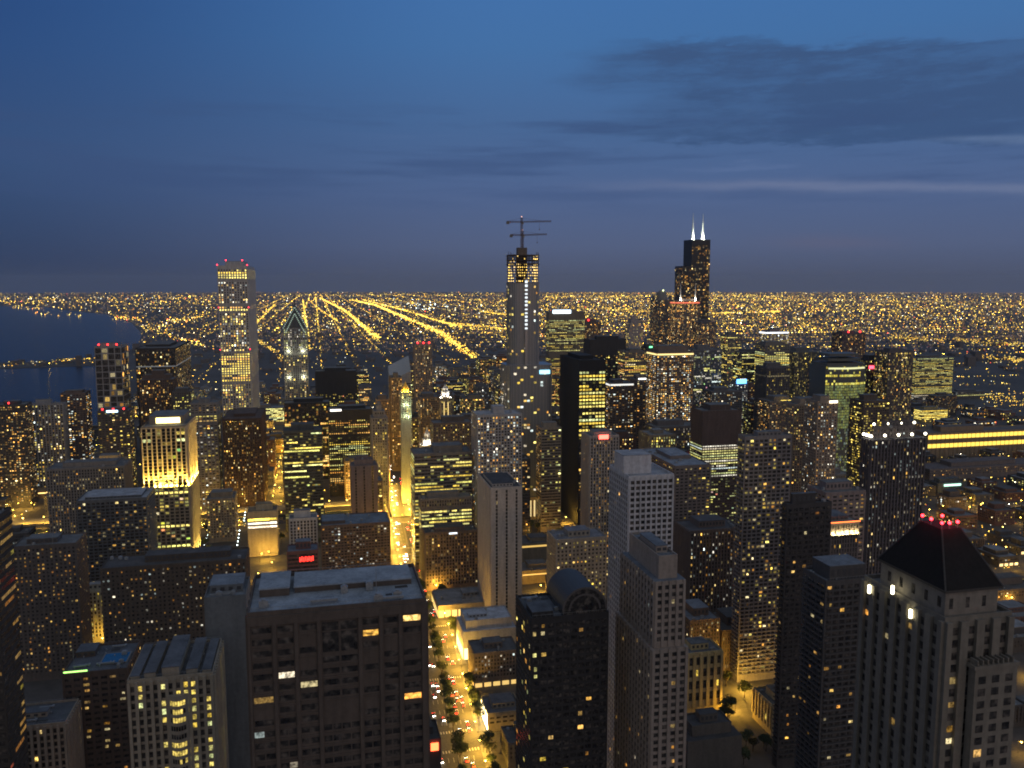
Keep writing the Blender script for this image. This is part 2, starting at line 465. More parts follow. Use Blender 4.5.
def win_mesh(colr):
    key = None if colr is None else tuple(round(c, 2) for c in colr)
    if key in WIN_CACHE: return WIN_CACHE[key]
    me = bpy.data.meshes.new('window')
    # a shallow pane with a frame edge, one unit square facing -y
    me.from_pydata([(-.5, 0, -.5), (.5, 0, -.5), (.5, 0, .5), (-.5, 0, .5)], [], [(0, 1, 2, 3)])
    me.materials.append(M_GLASS if colr is None else M_LIT)
    if colr is not None:
        a = me.attributes.new('glow', 'FLOAT_COLOR', 'POINT')
        a.data.foreach_set('color', [key[0], key[1], key[2], 1.0] * 4)
    me.update(); WIN_CACHE[key] = me; return me
FACE_ROT = {'N': 0.0, 'E': -pi / 2, 'W': pi / 2, 'S': pi}
def face_pt(face, x0, x1, y0, y1, u, out):
    # a point on a face of the box at running coordinate u, pushed out by out
    if face == 'N': return (u, y0 - out)
    if face == 'E': return (x0 - out, u)
    if face == 'W': return (x1 + out, u)
    return (u, y1 + out)
def slab_on(mb, face, x0, x1, y0, y1, u0, u1, z0, z1, o, inn=0.1, mi=0):
    if face == 'N': mb.box(u0, u1, y0 - o, y0 + inn, z0, z1, mi)
    elif face == 'E': mb.box(x0 - o, x0 + inn, u0, u1, z0, z1, mi)
    elif face == 'W': mb.box(x1 - inn, x1 + o, u0, u1, z0, z1, mi)
def lit_grid(rng, nf, n, lit, pal, k):
    G = [[None] * n for _ in range(nf)]
    cw = [rng.choice((.25, .6, 1.0, 1.3, 2.0)) for _ in range(n)]; fw = [rng.choice((.3, .7, 1.0, 1.2, 1.8)) for _ in range(nf)]
    mode = lit[0]
    for f in range(nf):
        if mode == 'c':
            for j, q in lit[1].items():
                if j < n and rng.random() < q * (0.25 if f % 8 == 6 else 1):
                    b2 = k * rng.uniform(.5, 1.2); G[f][j] = tuple(x * b2 for x in pick(rng, pal))
            continue
        if mode == 'o':
            if rng.random() < lit[1]:
                c = pick(rng, pal); q = lit[2] * rng.uniform(0.6, 1.3); i = 0
                while i < n:
                    run = rng.randint(1, 5); on = rng.random() < q; br = rng.uniform(0.45, 1.2) * k
                    for j in range(i, min(n, i + run)):
                        if on:
                            b2 = br * rng.uniform(0.7, 1.15); G[f][j] = tuple(x * b2 for x in c)
                    i += run
            elif rng.random() < 0.35:
                j = rng.randrange(n); G[f][j] = tuple(x * k * rng.uniform(.3, .9) for x in pick(rng, pal))
        else:
            for j in range(n):
                if rng.random() < lit[1] * cw[j] * fw[f]:
                    b2 = k * min(2.4, math.exp(rng.gauss(-0.75, 0.9)))
                    G[f][j] = tuple(x * b2 for x in pick(rng, pal))
    return G
STY = {'grid': dict(bay=3.2, fl=3.1, ww=.5, wh=.5), 'pier': dict(bay=3.0, fl=3.4, ww=.56, wh=.66), 'band': dict(bay=3.4, fl=3.7, ww=.96, wh=.5),
       'balc': dict(bay=4.0, fl=3.1, ww=.72, wh=.62), 'glass': dict(bay=3.0, fl=3.8, ww=.9, wh=.82), 'cell': dict(bay=5.6, fl=3.3, ww=.74, wh=.56),
       'slit': dict(bay=9.0, fl=3.4, ww=.2, wh=.8), 'open': dict(bay=6.0, fl=3.2, ww=.9, wh=.55), 'blank': None}
def facade(mb, wins, rng, face, bx, z0, z1, st, lit, pal, k, d, bay=None, fl=None, dark=True, ww=None, wh=None, proud=None, mi=0, m0=0.0):
    S = STY[st]
    if S is None: return
    x0, x1, y0, y1 = bx
    a0, a1 = (x0, x1) if face in 'NS' else (y0, y1)
    L = a1 - a0
    if L < 2.5 or z1 - z0 < 3: return
    bay = bay or S['bay']; fl = fl or S['fl']; ww = ww or S['ww']; wh = wh or S['wh']
    n = max(1, round((L - 1.0) / bay)); nf = max(1, int((z1 - z0 - 1.2 - m0) / fl))
    bw = (L - 1.0) / n
    if d > 850 and lit[0] == 'r' and lit[1] > 0: lit = ('r', min(.55, lit[1] * 1.6)); k *= 1.25
    elif d > 850 and lit[0] == 'o': k *= 1.35
    G = lit_grid(rng, nf, n, lit, pal, k)
    if d > 600 and lit[0] in 'ro' and lit[1] > .02:            # rooms with only a dim lamp or blinds down
        for f in range(nf):
            for j in range(n):
                if G[f][j] is None and rng.random() < .22:
                    b2 = k * rng.uniform(.05, .26); G[f][j] = tuple(x * b2 for x in pick(rng, pal))
    det = d < 1000 or proud is not None or (st == 'pier' and d < 1600)
    if det and st in ('pier', 'cell', 'grid', 'slit'):
        pr = proud or {'pier': 0.9, 'cell': 0.55, 'grid': 0.3, 'slit': 0.5}[st]; pw = bw * (1 - ww) * 0.5
        for i in range(n + 1):
            u = a0 + 0.5 + i * bw
            slab_on(mb, face, x0, x1, y0, y1, max(a0, u - pw), min(a1, u + pw), z0, z1 - 0.02, pr, 0.1, mi)
    if det and st in ('band', 'cell', 'open'):
        for f in range(nf + 1):
            z = z1 - 1.2 - f * fl
            if z - 0.6 < z0: break
            slab_on(mb, face, x0, x1, y0, y1, a0 + 0.01, a1 - 0.01, z - fl * (0.2), z + fl * 0.05, 0.25, 0.1, mi)
    if st == 'balc' and d < 1000:
        for f in range(nf):
            z = z1 - 1.2 - (f + 1) * fl
            if z < z0: break
            slab_on(mb, face, x0, x1, y0, y1, a0 + L * .04, a1 - L * .04, z - .12, z + .12, 1.3, 0.1, mi)
            if d < 720: slab_on(mb, face, x0, x1, y0, y1, a0 + L * .04, a1 - L * .04, z + .12, z + .75, 1.3, -1.22, mi)
    for f in range(nf):
        zc = z1 - 1.2 - (f + 0.5) * fl
        for j in range(n):
            c = G[f][j]
            if c is None and not dark: continue
            u = a0 + 0.5 + (j + 0.5) * bw
            px, py = face_pt(face, x0, x1, y0, y1, u, 0.05)
            wd = bw * ww; sh = 0.0
            if c is not None and lit[0] == 'r' and d > 250:
                q = rng.uniform(.4, 1.0); sh = rng.uniform(-1, 1) * wd * (1 - q) / 2; wd *= q
            wins.append((px + (sh if face in 'NS' else 0), py + (sh if face in 'EW' else 0), zc, wd, fl * wh * (rng.uniform(.7, 1) if c else 1), face, c))
def seen(p, skip=-1):
    # is the straight line from the camera to p free of the building blocks?
    w, s = to_city(p); ez, dz = EYE, p.z - EYE
    for i, (w0, w1, s0, s1, h, _) in enumerate(FOOT):
        if i == skip: continue
        t0, t1 = 0.0, 0.999
        for o, d, a, b in ((0.0, w, w0, w1), (0.0, s, s0, s1)):
            if abs(d) < 1e-6:
                if o < a or o > b: t1 = -1
                continue
            q, r = (a - o) / d, (b - o) / d
            if q > r: q, r = r, q
            t0 = max(t0, q); t1 = min(t1, r)
        if t0 >= t1: continue
        # lowest height of the line inside the block
        z = min(ez + dz * t0, ez + dz * t1)
        if z < h: return False
    return True
def rect_quad(mb, w, mi):
    px, py, zc, ww, wh, face, c = w
    if face in 'NS':
        s = 1 if face == 'N' else -1
        mb.face([(px - s * ww / 2, py, zc - wh / 2), (px + s * ww / 2, py, zc - wh / 2), (px + s * ww / 2, py, zc + wh / 2), (px - s * ww / 2, py, zc + wh / 2)], mi, c)
    else:
        s = -1 if face == 'E' else 1
        mb.face([(px, py - s * ww / 2, zc - wh / 2), (px, py + s * ww / 2, zc - wh / 2), (px, py + s * ww / 2, zc + wh / 2), (px, py - s * ww / 2, zc + wh / 2)], mi, c)
PENDING = []
def emit_windows(root, wins, near): PENDING.append((root, wins, near))
def make_windows(root, wins, near):
    Rm = Matrix.Rotation(root.rotation_euler.z, 4, 'Z'); L = root.location
    rest = wins
    if near:
        cand = []
        for i, w in enumerate(wins):
            p = Rm @ Vector((w[0], w[1], w[2])) + L
            x, y, dp = to_px(p)
            if dp > 0 and 0 <= x < 1024 and 0 <= y < 768:
                cand.append(((w[3] * w[4] / dp ** 2) * (2.2 if w[6] else 1.0), i))
        cand.sort(reverse=True)
        me = next((i for i, f in enumerate(FOOT) if f[5] == root.get('label')), -1); top = set()
        for _, i in cand:
            w = wins[i]
            if seen(Rm @ Vector((w[0], w[1], w[2])) + L, me): top.add(i)
            if len(top) >= 100: break
        for i in sorted(top):
            px, py, zc, ww, wh, face, c = wins[i]
            if c is not None:
                q = max(c); b = 0.25 * round(q / 0.25) or 0.2
                c = tuple(x / q * b for x in c)
            o = bpy.data.objects.new('window', win_mesh(c)); COL.objects.link(o)
            o.parent = root; o.location = (px, py, zc); o.scale = (ww, 1, wh); o.rotation_euler = (0, 0, FACE_ROT[face])
        rest = [w for i, w in enumerate(wins) if i not in top]
    if rest:
        mb = MB()
        for w in rest: rect_quad(mb, w, 0 if w[6] is None else 1)
        mb.build('window', [M_GLASS, M_LIT], root, stuff=len(rest) > 1)
def add_roof(root, rng, bx, H, roofc, wm, d, clutter=1.0, pent=None, parapet=1.1, louvre=True):
    x0, x1, y0, y1 = bx; w = x1 - x0; dp = y1 - y0
    mb = MB(); e = 0.02
    mb.face([(x0 + .3, y0 + .3, H + e), (x1 - .3, y0 + .3, H + e), (x1 - .3, y1 - .3, H + e), (x0 + .3, y1 - .3, H + e)], 0)
    if parapet and d < 1600:
        t2 = 0.45
        mb.box(x0 + .01, x1 - .01, y0 + .01, y0 + t2, H, H + parapet, 1); mb.box(x0 + .01, x1 - .01, y1 - t2, y1 - .01, H, H + parapet, 1)
        mb.box(x0 + .01, x0 + t2, y0 + t2, y1 - t2, H, H + parapet, 1); mb.box(x1 - t2, x1 - .01, y0 + t2, y1 - t2, H, H + parapet, 1)
    mb.build('roof', [roofmat(roofc), wm], root)
    if pent is None: pent = [(rng.uniform(.12, .3), rng.uniform(.65, .88), rng.uniform(.25, .4), rng.uniform(.7, .9), rng.uniform(3.5, 7))]
    for (a, b2, c, e2, h) in pent:
        px0, px1, py0, py1 = x0 + w * a, x0 + w * b2, y0 + dp * c, y0 + dp * e2
        m2 = MB(); m2.box(px0, px1, py0, py1, H + .03, H + h, 0); m2.box(px0 - .2, px1 + .2, py0 - .2, py1 + .2, H + h, H + h + .35, 1)
        po = m2.build('penthouse', [wm, roofmat(roofc)], root)
        if d < 800 and louvre:
            nv = max(2, int((px1 - px0) / 3)); mlou = plain('louvre_metal', (.05, .05, .055), .6)
            for i in range(nv):
                u = px0 + (px1 - px0) * (i + .5) / nv
                m3 = MB(); m3.box(u - .9, u + .9, py0 - .08, py0 + .05, H + h * .3, H + h * .75, 0); m3.build('louvre', mlou, po)
    if d < 1000 and clutter > 0:
        for i in range(int(clutter * rng.randint(3, 7))):
            ux = rng.uniform(x0 + 2, x1 - 4); uy = rng.uniform(y0 + 1.5, y1 - 4)
            if any(x0 + w * a - 2.8 < ux < x0 + w * b2 + .6 and y0 + dp * c - 2.8 < uy < y0 + dp * e2 + .6 for (a, b2, c, e2, h) in pent): continue
            sx, sy, sz = rng.uniform(1.4, 2.8), rng.uniform(1.4, 2.6), rng.uniform(1.0, 2.2)
            m2 = MB(); m2.box(ux, ux + sx, uy, uy + sy, H + .25, H + .25 + sz, 0); m2.box(ux + .2, ux + sx - .2, uy + .2, uy + sy - .2, H + .02, H + .25, 0)
            m2.bar((ux + sx / 2, uy + sy / 2, H + .25 + sz), (ux + sx / 2, uy + sy / 2, H + .6 + sz), min(sx, sy) * .38, 0, 10)
            m2.build('cooling_unit', plain('galvanised', (.30, .31, .32), .5, .3), root)
        if d < 480 and clutter > 0:                        # ducts, pipe runs and mushroom vents on the nearest roofs
            gal = plain('galvanised', (.30, .31, .32), .5, .3); dk = plain('tar_patch', (.05, .05, .052), .95)
            free = lambda ux, uy, sx, sy: not any(x0 + w * a - sx - .3 < ux < x0 + w * b2 + .3 and y0 + dp * c - sy - .3 < uy < y0 + dp * e2 + .3 for (a, b2, c, e2, h) in pent)
            for i in range(5):
                L = rng.uniform(4, 9); ux, uy = rng.uniform(x0 + 1.5, x1 - L - 1.5), rng.uniform(y0 + 1.5, y1 - 3)
                if w > L + 4 and free(ux, uy, L, 1):
                    m2 = MB(); m2.box(ux, ux + L, uy, uy + .9, H + .5, H + 1.25); m2.box(ux + .5, ux + .8, uy + .1, uy + .8, H + .02, H + .5); m2.box(ux + L - .8, ux + L - .5, uy + .1, uy + .8, H + .02, H + .5); m2.box(ux + L - .95, ux + L - .05, uy + .9, uy + 2.1, H + .52, H + 1.22); m2.build('duct', gal, root)
            for i in range(8):
                ux, uy = rng.uniform(x0 + 1.2, x1 - 1.2), rng.uniform(y0 + 1.2, y1 - 1.2)
                if free(ux, uy, .6, .6): m2 = MB(); m2.bar((ux, uy, H + .02), (ux, uy, H + .9), .22, 0, 8); m2.bar((ux, uy, H + .9), (ux, uy, H + 1.2), .45, 0, 10, .2); m2.build('roof_vent', gal, root)
            for i in range(5):
                sx, sy = rng.uniform(2, 6), rng.uniform(1.5, 4); ux, uy = rng.uniform(x0 + 1, max(x0 + 1.1, x1 - sx - 1)), rng.uniform(y0 + 1, max(y0 + 1.1, y1 - sy - 1))
                if free(ux, uy, sx, sy): m2 = MB(); m2.prism([(ux, uy), (ux + sx, uy + .2), (ux + sx * .95, uy + sy), (ux + .1, uy + sy * .9)], H + .021 + i * .004, H + .05 + i * .004); m2.build('roof_patch', dk, root)
            for yy in (y0 + .62, y1 - .62):
                m2 = MB()
                for i in range(int(w / 2) + 1): m2.bar((x0 + .7 + (w - 1.4) * i / int(w / 2), yy, H + .02), (x0 + .7 + (w - 1.4) * i / int(w / 2), yy, H + 2.0), .04, 0, 4)
                m2.box(x0 + .7, x1 - .7, yy - .04, yy + .04, H + 1.95, H + 2.03); m2.build('railing', gal, root)
        if rng.random() < .6:
            ux, uy = rng.uniform(x0 + 2, x1 - 2), rng.uniform(y0 + 2, y1 - 2)
            m2 = MB(); m2.bar((ux, uy, H), (ux, uy, H + rng.uniform(5, 11)), .12, 0, 5, .05)
            m2.build('antenna', plain('galvanised', (.30, .31, .32), .5, .3), root)
def faces_for(c):
    x, y, dp = to_px((c.x, c.y, 100))
    if x > 380: return 'NE'
    if x < 250: return 'NW'
    return 'NEW'
CATS = {}
def beacon(root, p, c=(1, .03, .03), r=.5, s=6.0, name='warning_light'):
    m = MB(); m.bar((p[0], p[1], p[2]), (p[0], p[1], p[2] + 1.2), .12, 0, 5); m.ball((p[0], p[1], p[2] + 1.2 + r * .8), r, 1, 8, 5)
    return m.build(name, [plain('galvanised', (.30, .31, .32), .5, .3), glow('beacon', c, s)], root)
def B(kind, label, xl, xr, yt, d, dep=None, side=None, col=(.25, .23, .21), st='grid', lit=('r', .1), pal='W', up=(), roof=(.16, .165, .17),
      bay=None, fl=None, ww=None, wh=None, k=None, pent=None, clutter=1.0, beacons=0, sign=None, crown=None, sides=None, dark=None, base=None,
      group=None, proud=None, rows=None, shop=None, cat='building', zones=None, louvre=True):
    c, w, dep, H = place(xl, xr, yt, d, dep, side)
    rng = random.Random(hash((xl, xr, yt, d)) & 0xffff)
    root = empty(kind, c, THETA, label, cat, group)
    cw, cs = to_city(c); FOOT.append((cw - w / 2, cw + w / 2, cs - dep / 2, cs + dep / 2, H, label))
    wm = wallmat(col)
    if st == 'grid' and bay is None and ww is None and d > 380:
        bay, fl, ww, wh = rng.choice([(2.5, 3.1, .62, .6), (3.2, 3.1, .5, .5), (4.6, 3.2, .68, .45), (2.1, 3.3, .52, .72), (3.0, 2.9, .74, .5)])
    bx = (-w / 2, w / 2, -dep / 2, dep / 2)
    mb = MB(); mb.box(*bx, 0, H, 0)
    kk = k if k is not None else 0.75 + d / 1500.0
    dk = dark if dark is not None else d < 1900
    wins = []
    fc = sides or faces_for(c)
    zb = base or 5.0
    for f in fc:
        if zones:                                         # (z fraction from top 0..1, to, style, lit, pal)
            for (q0, q1, s2, l2, p2) in zones:
                facade(mb, wins, rng, f, bx, max(zb, H * (1 - q1)), H * (1 - q0), s2, l2, p2, kk, d, bay, fl, dk, ww, wh, proud)
        elif st == 'uneven' and f == 'N': uneven_facade(mb, wins, rng, bx, zb, H, kk)
        else: facade(mb, wins, rng, f, bx, zb, H, 'cell' if st == 'uneven' else st, lit, pal, kk, d, bay, fl, dk, ww, wh, proud)
    top = H; tb = bx
    for (ins, h, s2) in up:                               # set-back storeys above the main roof
        nb = (tb[0] + ins, tb[1] - ins, tb[2] + ins, tb[3] - ins)
        mb.box(*nb, top + .02, top + h, 0)
        for f in fc: facade(mb, wins, rng, f, nb, top + 0.5, top + h, s2, lit, pal, kk, d, bay, fl, dk, ww, wh, proud)
        if ins > 1.5:
            m2 = MB(); m2.face([(tb[0], tb[2], top + .012), (tb[1], tb[2], top + .012), (tb[1], tb[3], top + .012), (tb[0], tb[3], top + .012)])
            m2.build('terrace', roofmat(roof), root)
        tb = nb; top += h
    mb.build('wall', wm, root)
    emit_windows(root, wins, d <= 720)
    add_roof(root, rng, tb, top, roof, wm, d, clutter, pent, 1.1, louvre)
    for i in range(beacons):
        u = (i + .5) / beacons
        beacon(root, (tb[0] + (tb[1] - tb[0]) * u, tb[2] + 1.0, top + (1.1)), r=max(.5, d * .0011))
    if crown:                                             # a lit band under the roof edge
        cc, s, h, zoff = crown; m2 = MB()
        for f in fc: slab_on(m2, f, *tb, (tb[0] if f == 'N' else tb[2]) + .5, (tb[1] if f == 'N' else tb[3]) - .5, top - zoff - h, top - zoff, .12, -.06)
        m2.build('crown_light', glow('crown_light', cc, s), root)
    if sign:
        cc, s, u0, u1, z0, z1 = sign; m2 = MB()
        m2.box(bx[0] + w * u0, bx[0] + w * u1, bx[2] - 1.4, bx[2] - 1.0, H + z0, H + z1, 0)
        m2.build('roof_sign' if z1 > 0 else 'sign', glow('sign_light', cc, s, 'AUTO'), root)
    if shop:
        cc, s, h = shop[:3]
        for f, a0, a1 in (('E', bx[2], bx[3]), ('N', bx[0], bx[1])):
            if f not in (shop[3] if len(shop) > 3 else 'EN'): continue
            nn = max(2, int((a1 - a0) / 6))
            for i in range(nn): m2 = MB(); slab_on(m2, f, *bx, a0 + (a1 - a0) * (i + .12) / nn, a0 + (a1 - a0) * (i + .88) / nn, .6, h, .12, -.05); m2.build('shop_window', glow('shop_light', cc, s, 'AUTO'), root)
    return root, bx, top, w, dep

# ------------------------------------------------------------------ thin evening haze over the city
hm = bpy.data.materials.new('haze'); hm.use_nodes = True
t = NT(hm.node_tree); t.n.clear(); ho = t.new('ShaderNodeOutputMaterial'); pv = t.new('ShaderNodeVolumePrincipled')
pv.inputs['Color'].default_value = (.70, .82, 1.0, 1); pv.inputs['Density'].default_value = 2.1e-5
t.l.new(pv.outputs[0], ho.inputs['Volume'])
mb = MB(); mb.box(-RG - 500, RG + 500, -RG - 500, RG + 500, -1.0, 560.0)
tag(mb.build('haze', hm), 'thin blue evening haze over the whole city', 'haze', kind='stuff')
DARK, BLK, BRN, CONC, BEI, GREY, WHT, TAN = (.075, .07, .068), (.03, .03, .032), (.15, .105, .075), (.27, .245, .215), (.36, .30, .235), (.17, .17, .178), (.56, .56, .57), (.24, .20, .155)
T = 'office_tower'; A = 'apartment_tower'; K = 'low_block'
# ---- nearest towers along the bottom edge
r = B(A, 'big brown grid-fronted tower with few lit rooms, widest one at the bottom edge', 247, 426, 617, 220, 31, col=(.10, .08, .068), st='uneven', lit=('r', .055), pal='WWO', roof=(.27, .31, .36),
      pent=[(.05, .22, .45, .9, 2.2), (.25, .95, .5, .9, 1.6)], clutter=2, louvre=False, bay=6.2, k=1.0)
cream = B(A, 'cream tower with ribbed dark roof and stacked yellow lit bay windows at bottom left', 127, 213, 683, 310, 33, col=(.33, .29, .23), st='pier', lit=('c', {1: .35, 4: .5, 6: .85, 7: .85, 8: .85, 10: .8}), pal='YYG', roof=(.12, .13, .15),
  pent=[(.40, .60, .03, .95, 4.2), (.03, .13, .05, .95, 1.6), (.19, .32, .05, .95, 2.4), (.68, .81, .05, .95, 2.4), (.87, .97, .05, .95, 1.6)], louvre=False, bay=2.75, fl=3.4, k=.9)
B(K, 'low flat dark-roofed block with cream window piers in the bottom left corner', -60, 66, 737, 380, 24, col=(.33, .28, .23), st='pier', lit=('r', .03), pal='W', roof=(.10, .11, .13), pent=[(.55, .8, .4, .6, 2.5)])
pool = B(A, 'dark brown block with a blue swimming pool on its roof', 62, 127, 676, 420, 36, col=(.11, .08, .065), st='grid', lit=('r', .16), pal='OW', roof=(.11, .12, .14), pent=[(.05, .35, .6, .9, 3.0)], k=.6)
B(A, 'dark tower cut by left edge with slanting rows of orange lit floors', -90, -8, 528, 320, side=11, col=(.05, .045, .04), st='band', lit=('o', .5, .35), pal='O', k=.2)
B(A, 'dark bluff apartment block with scattered lights behind the rooftop pool', 12, 76, 548, 640, 30, col=(.12, .10, .09), st='grid', lit=('r', .1), pal='WO', k=.8)
B(A, 'dark balcony tower with pale grey flat roof left of the floodlit tower', 76, 147, 502, 760, 42, col=(.12, .125, .13), st='balc', lit=('r', .035), pal='W', roof=(.34, .36, .40), pent=[(.1, .9, .15, .85, 2.2)])
B(K, 'long dark brown mid-rise speckled with lights behind the cream ribbed roof', 100, 246, 570, 610, 30, col=(.095, .075, .06), st='grid', lit=('r', .07), pal='WOX', roof=(.09, .085, .085), k=.9)
B(K, 'slate-blue roof block with cooling fans between the ribbed roof and brown grid tower', 204, 246, 600, 358, 24, col=(.16, .17, .18), st='blank', roof=(.2, .23, .27), pent=[(.1, .9, .3, .9, 3.5)], clutter=2.5)
B(A, 'narrow dark tower with yellow-lit rooms glimpsed beside the brown grid tower', 226, 250, 624, 420, 20, col=(.07, .065, .06), st='grid', lit=('r', .3), pal='Y', bay=2.6, k=.8)
B(K, 'small pale greenish lit block with open colonnade behind the rooftop pool', 81, 104, 592, 712, 14, col=(.45, .44, .34), st='pier', lit=('r', .25), pal='Y', roof=(.3, .3, .3), clutter=0)
B(K, 'low dark block with a glowing red sign beside the brown grid tower', 422, 441, 742, 500, 24, col=(.06, .05, .05), st='blank', roof=(.06, .06, .06), sign=((1, .1, .03), 7, .45, .85, -6, -1), clutter=0)
# ---- west side of the avenue
B(K, 'flat grey-roofed store with lit windows along the avenue', 438, 490, 607, 770, 44, col=(.30, .27, .23), st='blank', roof=(.22, .24, .27), pent=[(.55, .85, .5, .8, 3)], shop=((1, .70, .22), 1.3, 7), clutter=1.5)
B(K, 'white stepped-roof store above a glowing glass entrance', 463, 516, 632, 680, 34, col=(.42, .42, .43), st='blank', up=[(3, 7, 'blank')], roof=(.45, .48, .54), pent=[(.1, .5, .3, .6, 2.5)], shop=((1, .78, .36), 2.4, 10))
B(K, 'dark brick store with small upper windows next to the white stepped store', 474, 519, 655, 630, 26, col=(.16, .13, .11), st='grid', lit=('r', .06), pal='X', roof=(.11, .115, .125), shop=((1, .66, .2), .9, 4))
B(K, 'plain cream low shop with a blazing white lit corner at the bottom', 488, 522, 715, 565, 26, col=(.30, .26, .2), st='grid', lit=('r', .08), pal='W', roof=(.12, .12, .13), shop=((1, .84, .45), 7.0, 12, 'E'))
B(K, 'dark low roof with parapet tucked under the arch-topped black tower', 508, 560, 745, 520, 22, col=(.1, .095, .09), st='grid', lit=('r', .05), roof=(.09, .095, .1))
B(T, 'pale beige slab with two dark vertical slots and a sunken black roof', 491, 522, 489, 750, side=478, col=(.50, .45, .41), st='slit', lit=('r', .015), roof=(.06, .06, .065), pent=[(.1, .75, .1, .8, 3)], bay=9.5)
B(T, 'office tower with long rows of yellow-green windows beside the bright avenue', 414, 472, 455, 902, 36, col=(.20, .18, .16), st='band', lit=('o', .62, .75), pal='GY', pent=[(.35, .85, .2, .8, 7)], k=.95)
B(T, 'finned office block with lit lower floors in front of the yellow-green office tower', 421, 472, 500, 870, 18, col=(.25, .22, .19), pal='Y', zones=[(0, .12, 'pier', ('r', .02), 'Y'), (.12, .42, 'band', ('o', .9, .8), 'YG'), (.42, 1, 'grid', ('r', .05), 'W')], k=1.1, bay=2.6)
B(T, 'brown mid-rise with rows of small windows at the foot of the finned office block', 425, 478, 534, 840, 20, col=(.2, .15, .12), st='pier', lit=('r', .05), pal='OW', roof=(.08, .08, .085), pent=[(.2, .75, .2, .8, 4)], sign=((.8, .9, 1), 2.5, .45, .6, -1.5, -.3))
B(A, 'grey lattice apartment tower with pinkish lit rooms and white parapet', 477, 522, 416, 900, 34, col=(.40, .385, .38), st='grid', lit=('r', .16), pal='OWX', roof=(.4, .4, .42), pent=[(.4, .65, .3, .7, 8)], ww=.62, wh=.62)
# ---- the black arch-topped tower's neighbours
B(A, 'beige block with yellow lit windows between the black arch-topped and beige slotted towers', 556, 607, 541, 640, 26, col=(.33, .29, .24), st='grid', lit=('r', .22), pal='YW', crown=None, roof=(.2, .2, .22))
B(K, 'low tan roof block beside the lit street behind the beige slotted tower', 522, 556, 572, 860, 30, col=(.28, .22, .15), st='blank', roof=(.16, .16, .17), crown=((1, .6, .15), 1.2, 1.2, 3.0))
B(K, 'low pale-walled hall with orange lit cornice behind the tan roof block', 521, 562, 545, 930, 34, col=(.3, .25, .18), st='blank', roof=(.14, .14, .15), crown=((1, .62, .16), .9, 2.0, 1.5))
B(A, 'white grid-fronted apartment tower with plain white roof box', 629, 674, 478, 480, side=610, col=(.55, .55, .58), st='pier', lit=('r', .022), pal='O', roof=(.34, .35, .38), pent=[(.0, .62, .28, .78, 11)], bay=3.3, fl=3.4, ww=.72, wh=.6, clutter=0, proud=.5, louvre=False)
B(T, 'slim beige tower with floodlit corners and a red sign at its top', 590, 619, 437, 850, side=582, col=(.44, .38, .33), st='pier', lit=('r', .05), pal='OW', sign=((1, .12, .08), 5, .3, .62, -2.5, 1.8), pent=[(.2, .8, .2, .8, 4)])
B(T, 'brownish office block with flat blue-grey roof right of the white grid tower', 675, 711, 467, 800, side=640, col=(.22, .18, .16), st='grid', lit=('r', .14), pal='YW', roof=(.26, .29, .34), clutter=1.6)
B(A, 'small dark block with a glowing red round sign under warm-lit tower', 684, 706, 452, 1025, 18, col=(.14, .12, .12), st='grid', lit=('r', .08), pal='W', sign=((1, .08, .05), 6, .3, .8, -3, .5))
B(A, 'broad dark grey balcony tower with a recessed lit strip down its middle', 745, 792, 438, 640, side=738, col=(.21, .195, .20), st='balc', lit=('r', .09), pal='WY', pent=[(.3, .8, .2, .8, 3.5)], zones=None)
B(A, 'dark brown block below the broad grey balcony tower with thin lit cornice', 690, 743, 532, 725, 34, col=(.165, .13, .115), st='pier', lit=('r', .07), pal='WX', roof=(.1, .1, .11))
B(K, 'reddish-lit low hall between the brown block and balcony tower', 702, 736, 508, 990, 26, col=(.3, .16, .1), st='blank', roof=(.22, .13, .1), crown=((1, .25, .06), 1.4, .8, .6))
B(T, 'rounded dark office block with green-white lit floors at its foot', 703, 742, 412, 950, 32, col=(.10, .07, .06), pal='G', zones=[(0, .22, 'blank', ('r', 0), 'G'), (.22, .45, 'glass', ('o', 1, .9), 'GX'), (.45, 1, 'band', ('o', .3, .5), 'G')], k=1.0)
B(A, 'sandy apartment tower glowing warm beside the green glass tower', 794, 838, 405, 980, 30, col=(.36, .28, .21), st='grid', lit=('r', .2), pal='WYO', pent=[(.2, .6, .2, .8, 6)], sign=((1, .8, .5), 5, .78, .98, -1.5, 1))
crownlit = B(A, 'dark apartment tower ringed with white globe lights at its top', 871, 926, 440, 700, side=862, col=(.115, .10, .105), st='pier', lit=('r', .085), pal='WX', up=[(6, 9, 'grid')], roof=(.12, .12, .13), k=1.0)
neon = B(A, 'dark slab with glowing arcade top edged by an orange neon line', 831, 859, 524, 560, side=806, col=(.15, .125, .12), st='grid', lit=('r', .08), pal='WY', roof=(.12, .13, .15), pent=[(.2, .8, .2, .7, 3)])
B(A, 'black slab tower with grey flat roof beside the orange neon-edged slab', 787, 832, 506, 520, side=782, col=(.055, .05, .05), st='balc', lit=('r', .07), pal='WO', roof=(.12, .13, .15), clutter=2, k=.8)
B(A, 'plain grey-brown block rising behind the orange neon-edged slab', 826, 866, 494, 650, 26, col=(.26, .21, .2), st='grid', lit=('r', .04), pal='W')
B(A, 'near-black balcony tower with pale roof box left of the pyramid roof', 826, 868, 583, 420, side=803, col=(.085, .08, .08), st='balc', lit=('r', .06), pal='OW', roof=(.17, .19, .22), pent=[(.15, .98, .12, .85, 7.5)], k=.6, clutter=.6)
B(K, 'brown brick block with blue-grey roof below the grey balcony tower', 690, 720, 622, 640, 36, col=(.17, .12, .09), st='grid', lit=('r', .06), pal='WO', roof=(.18, .20, .235), clutter=2)
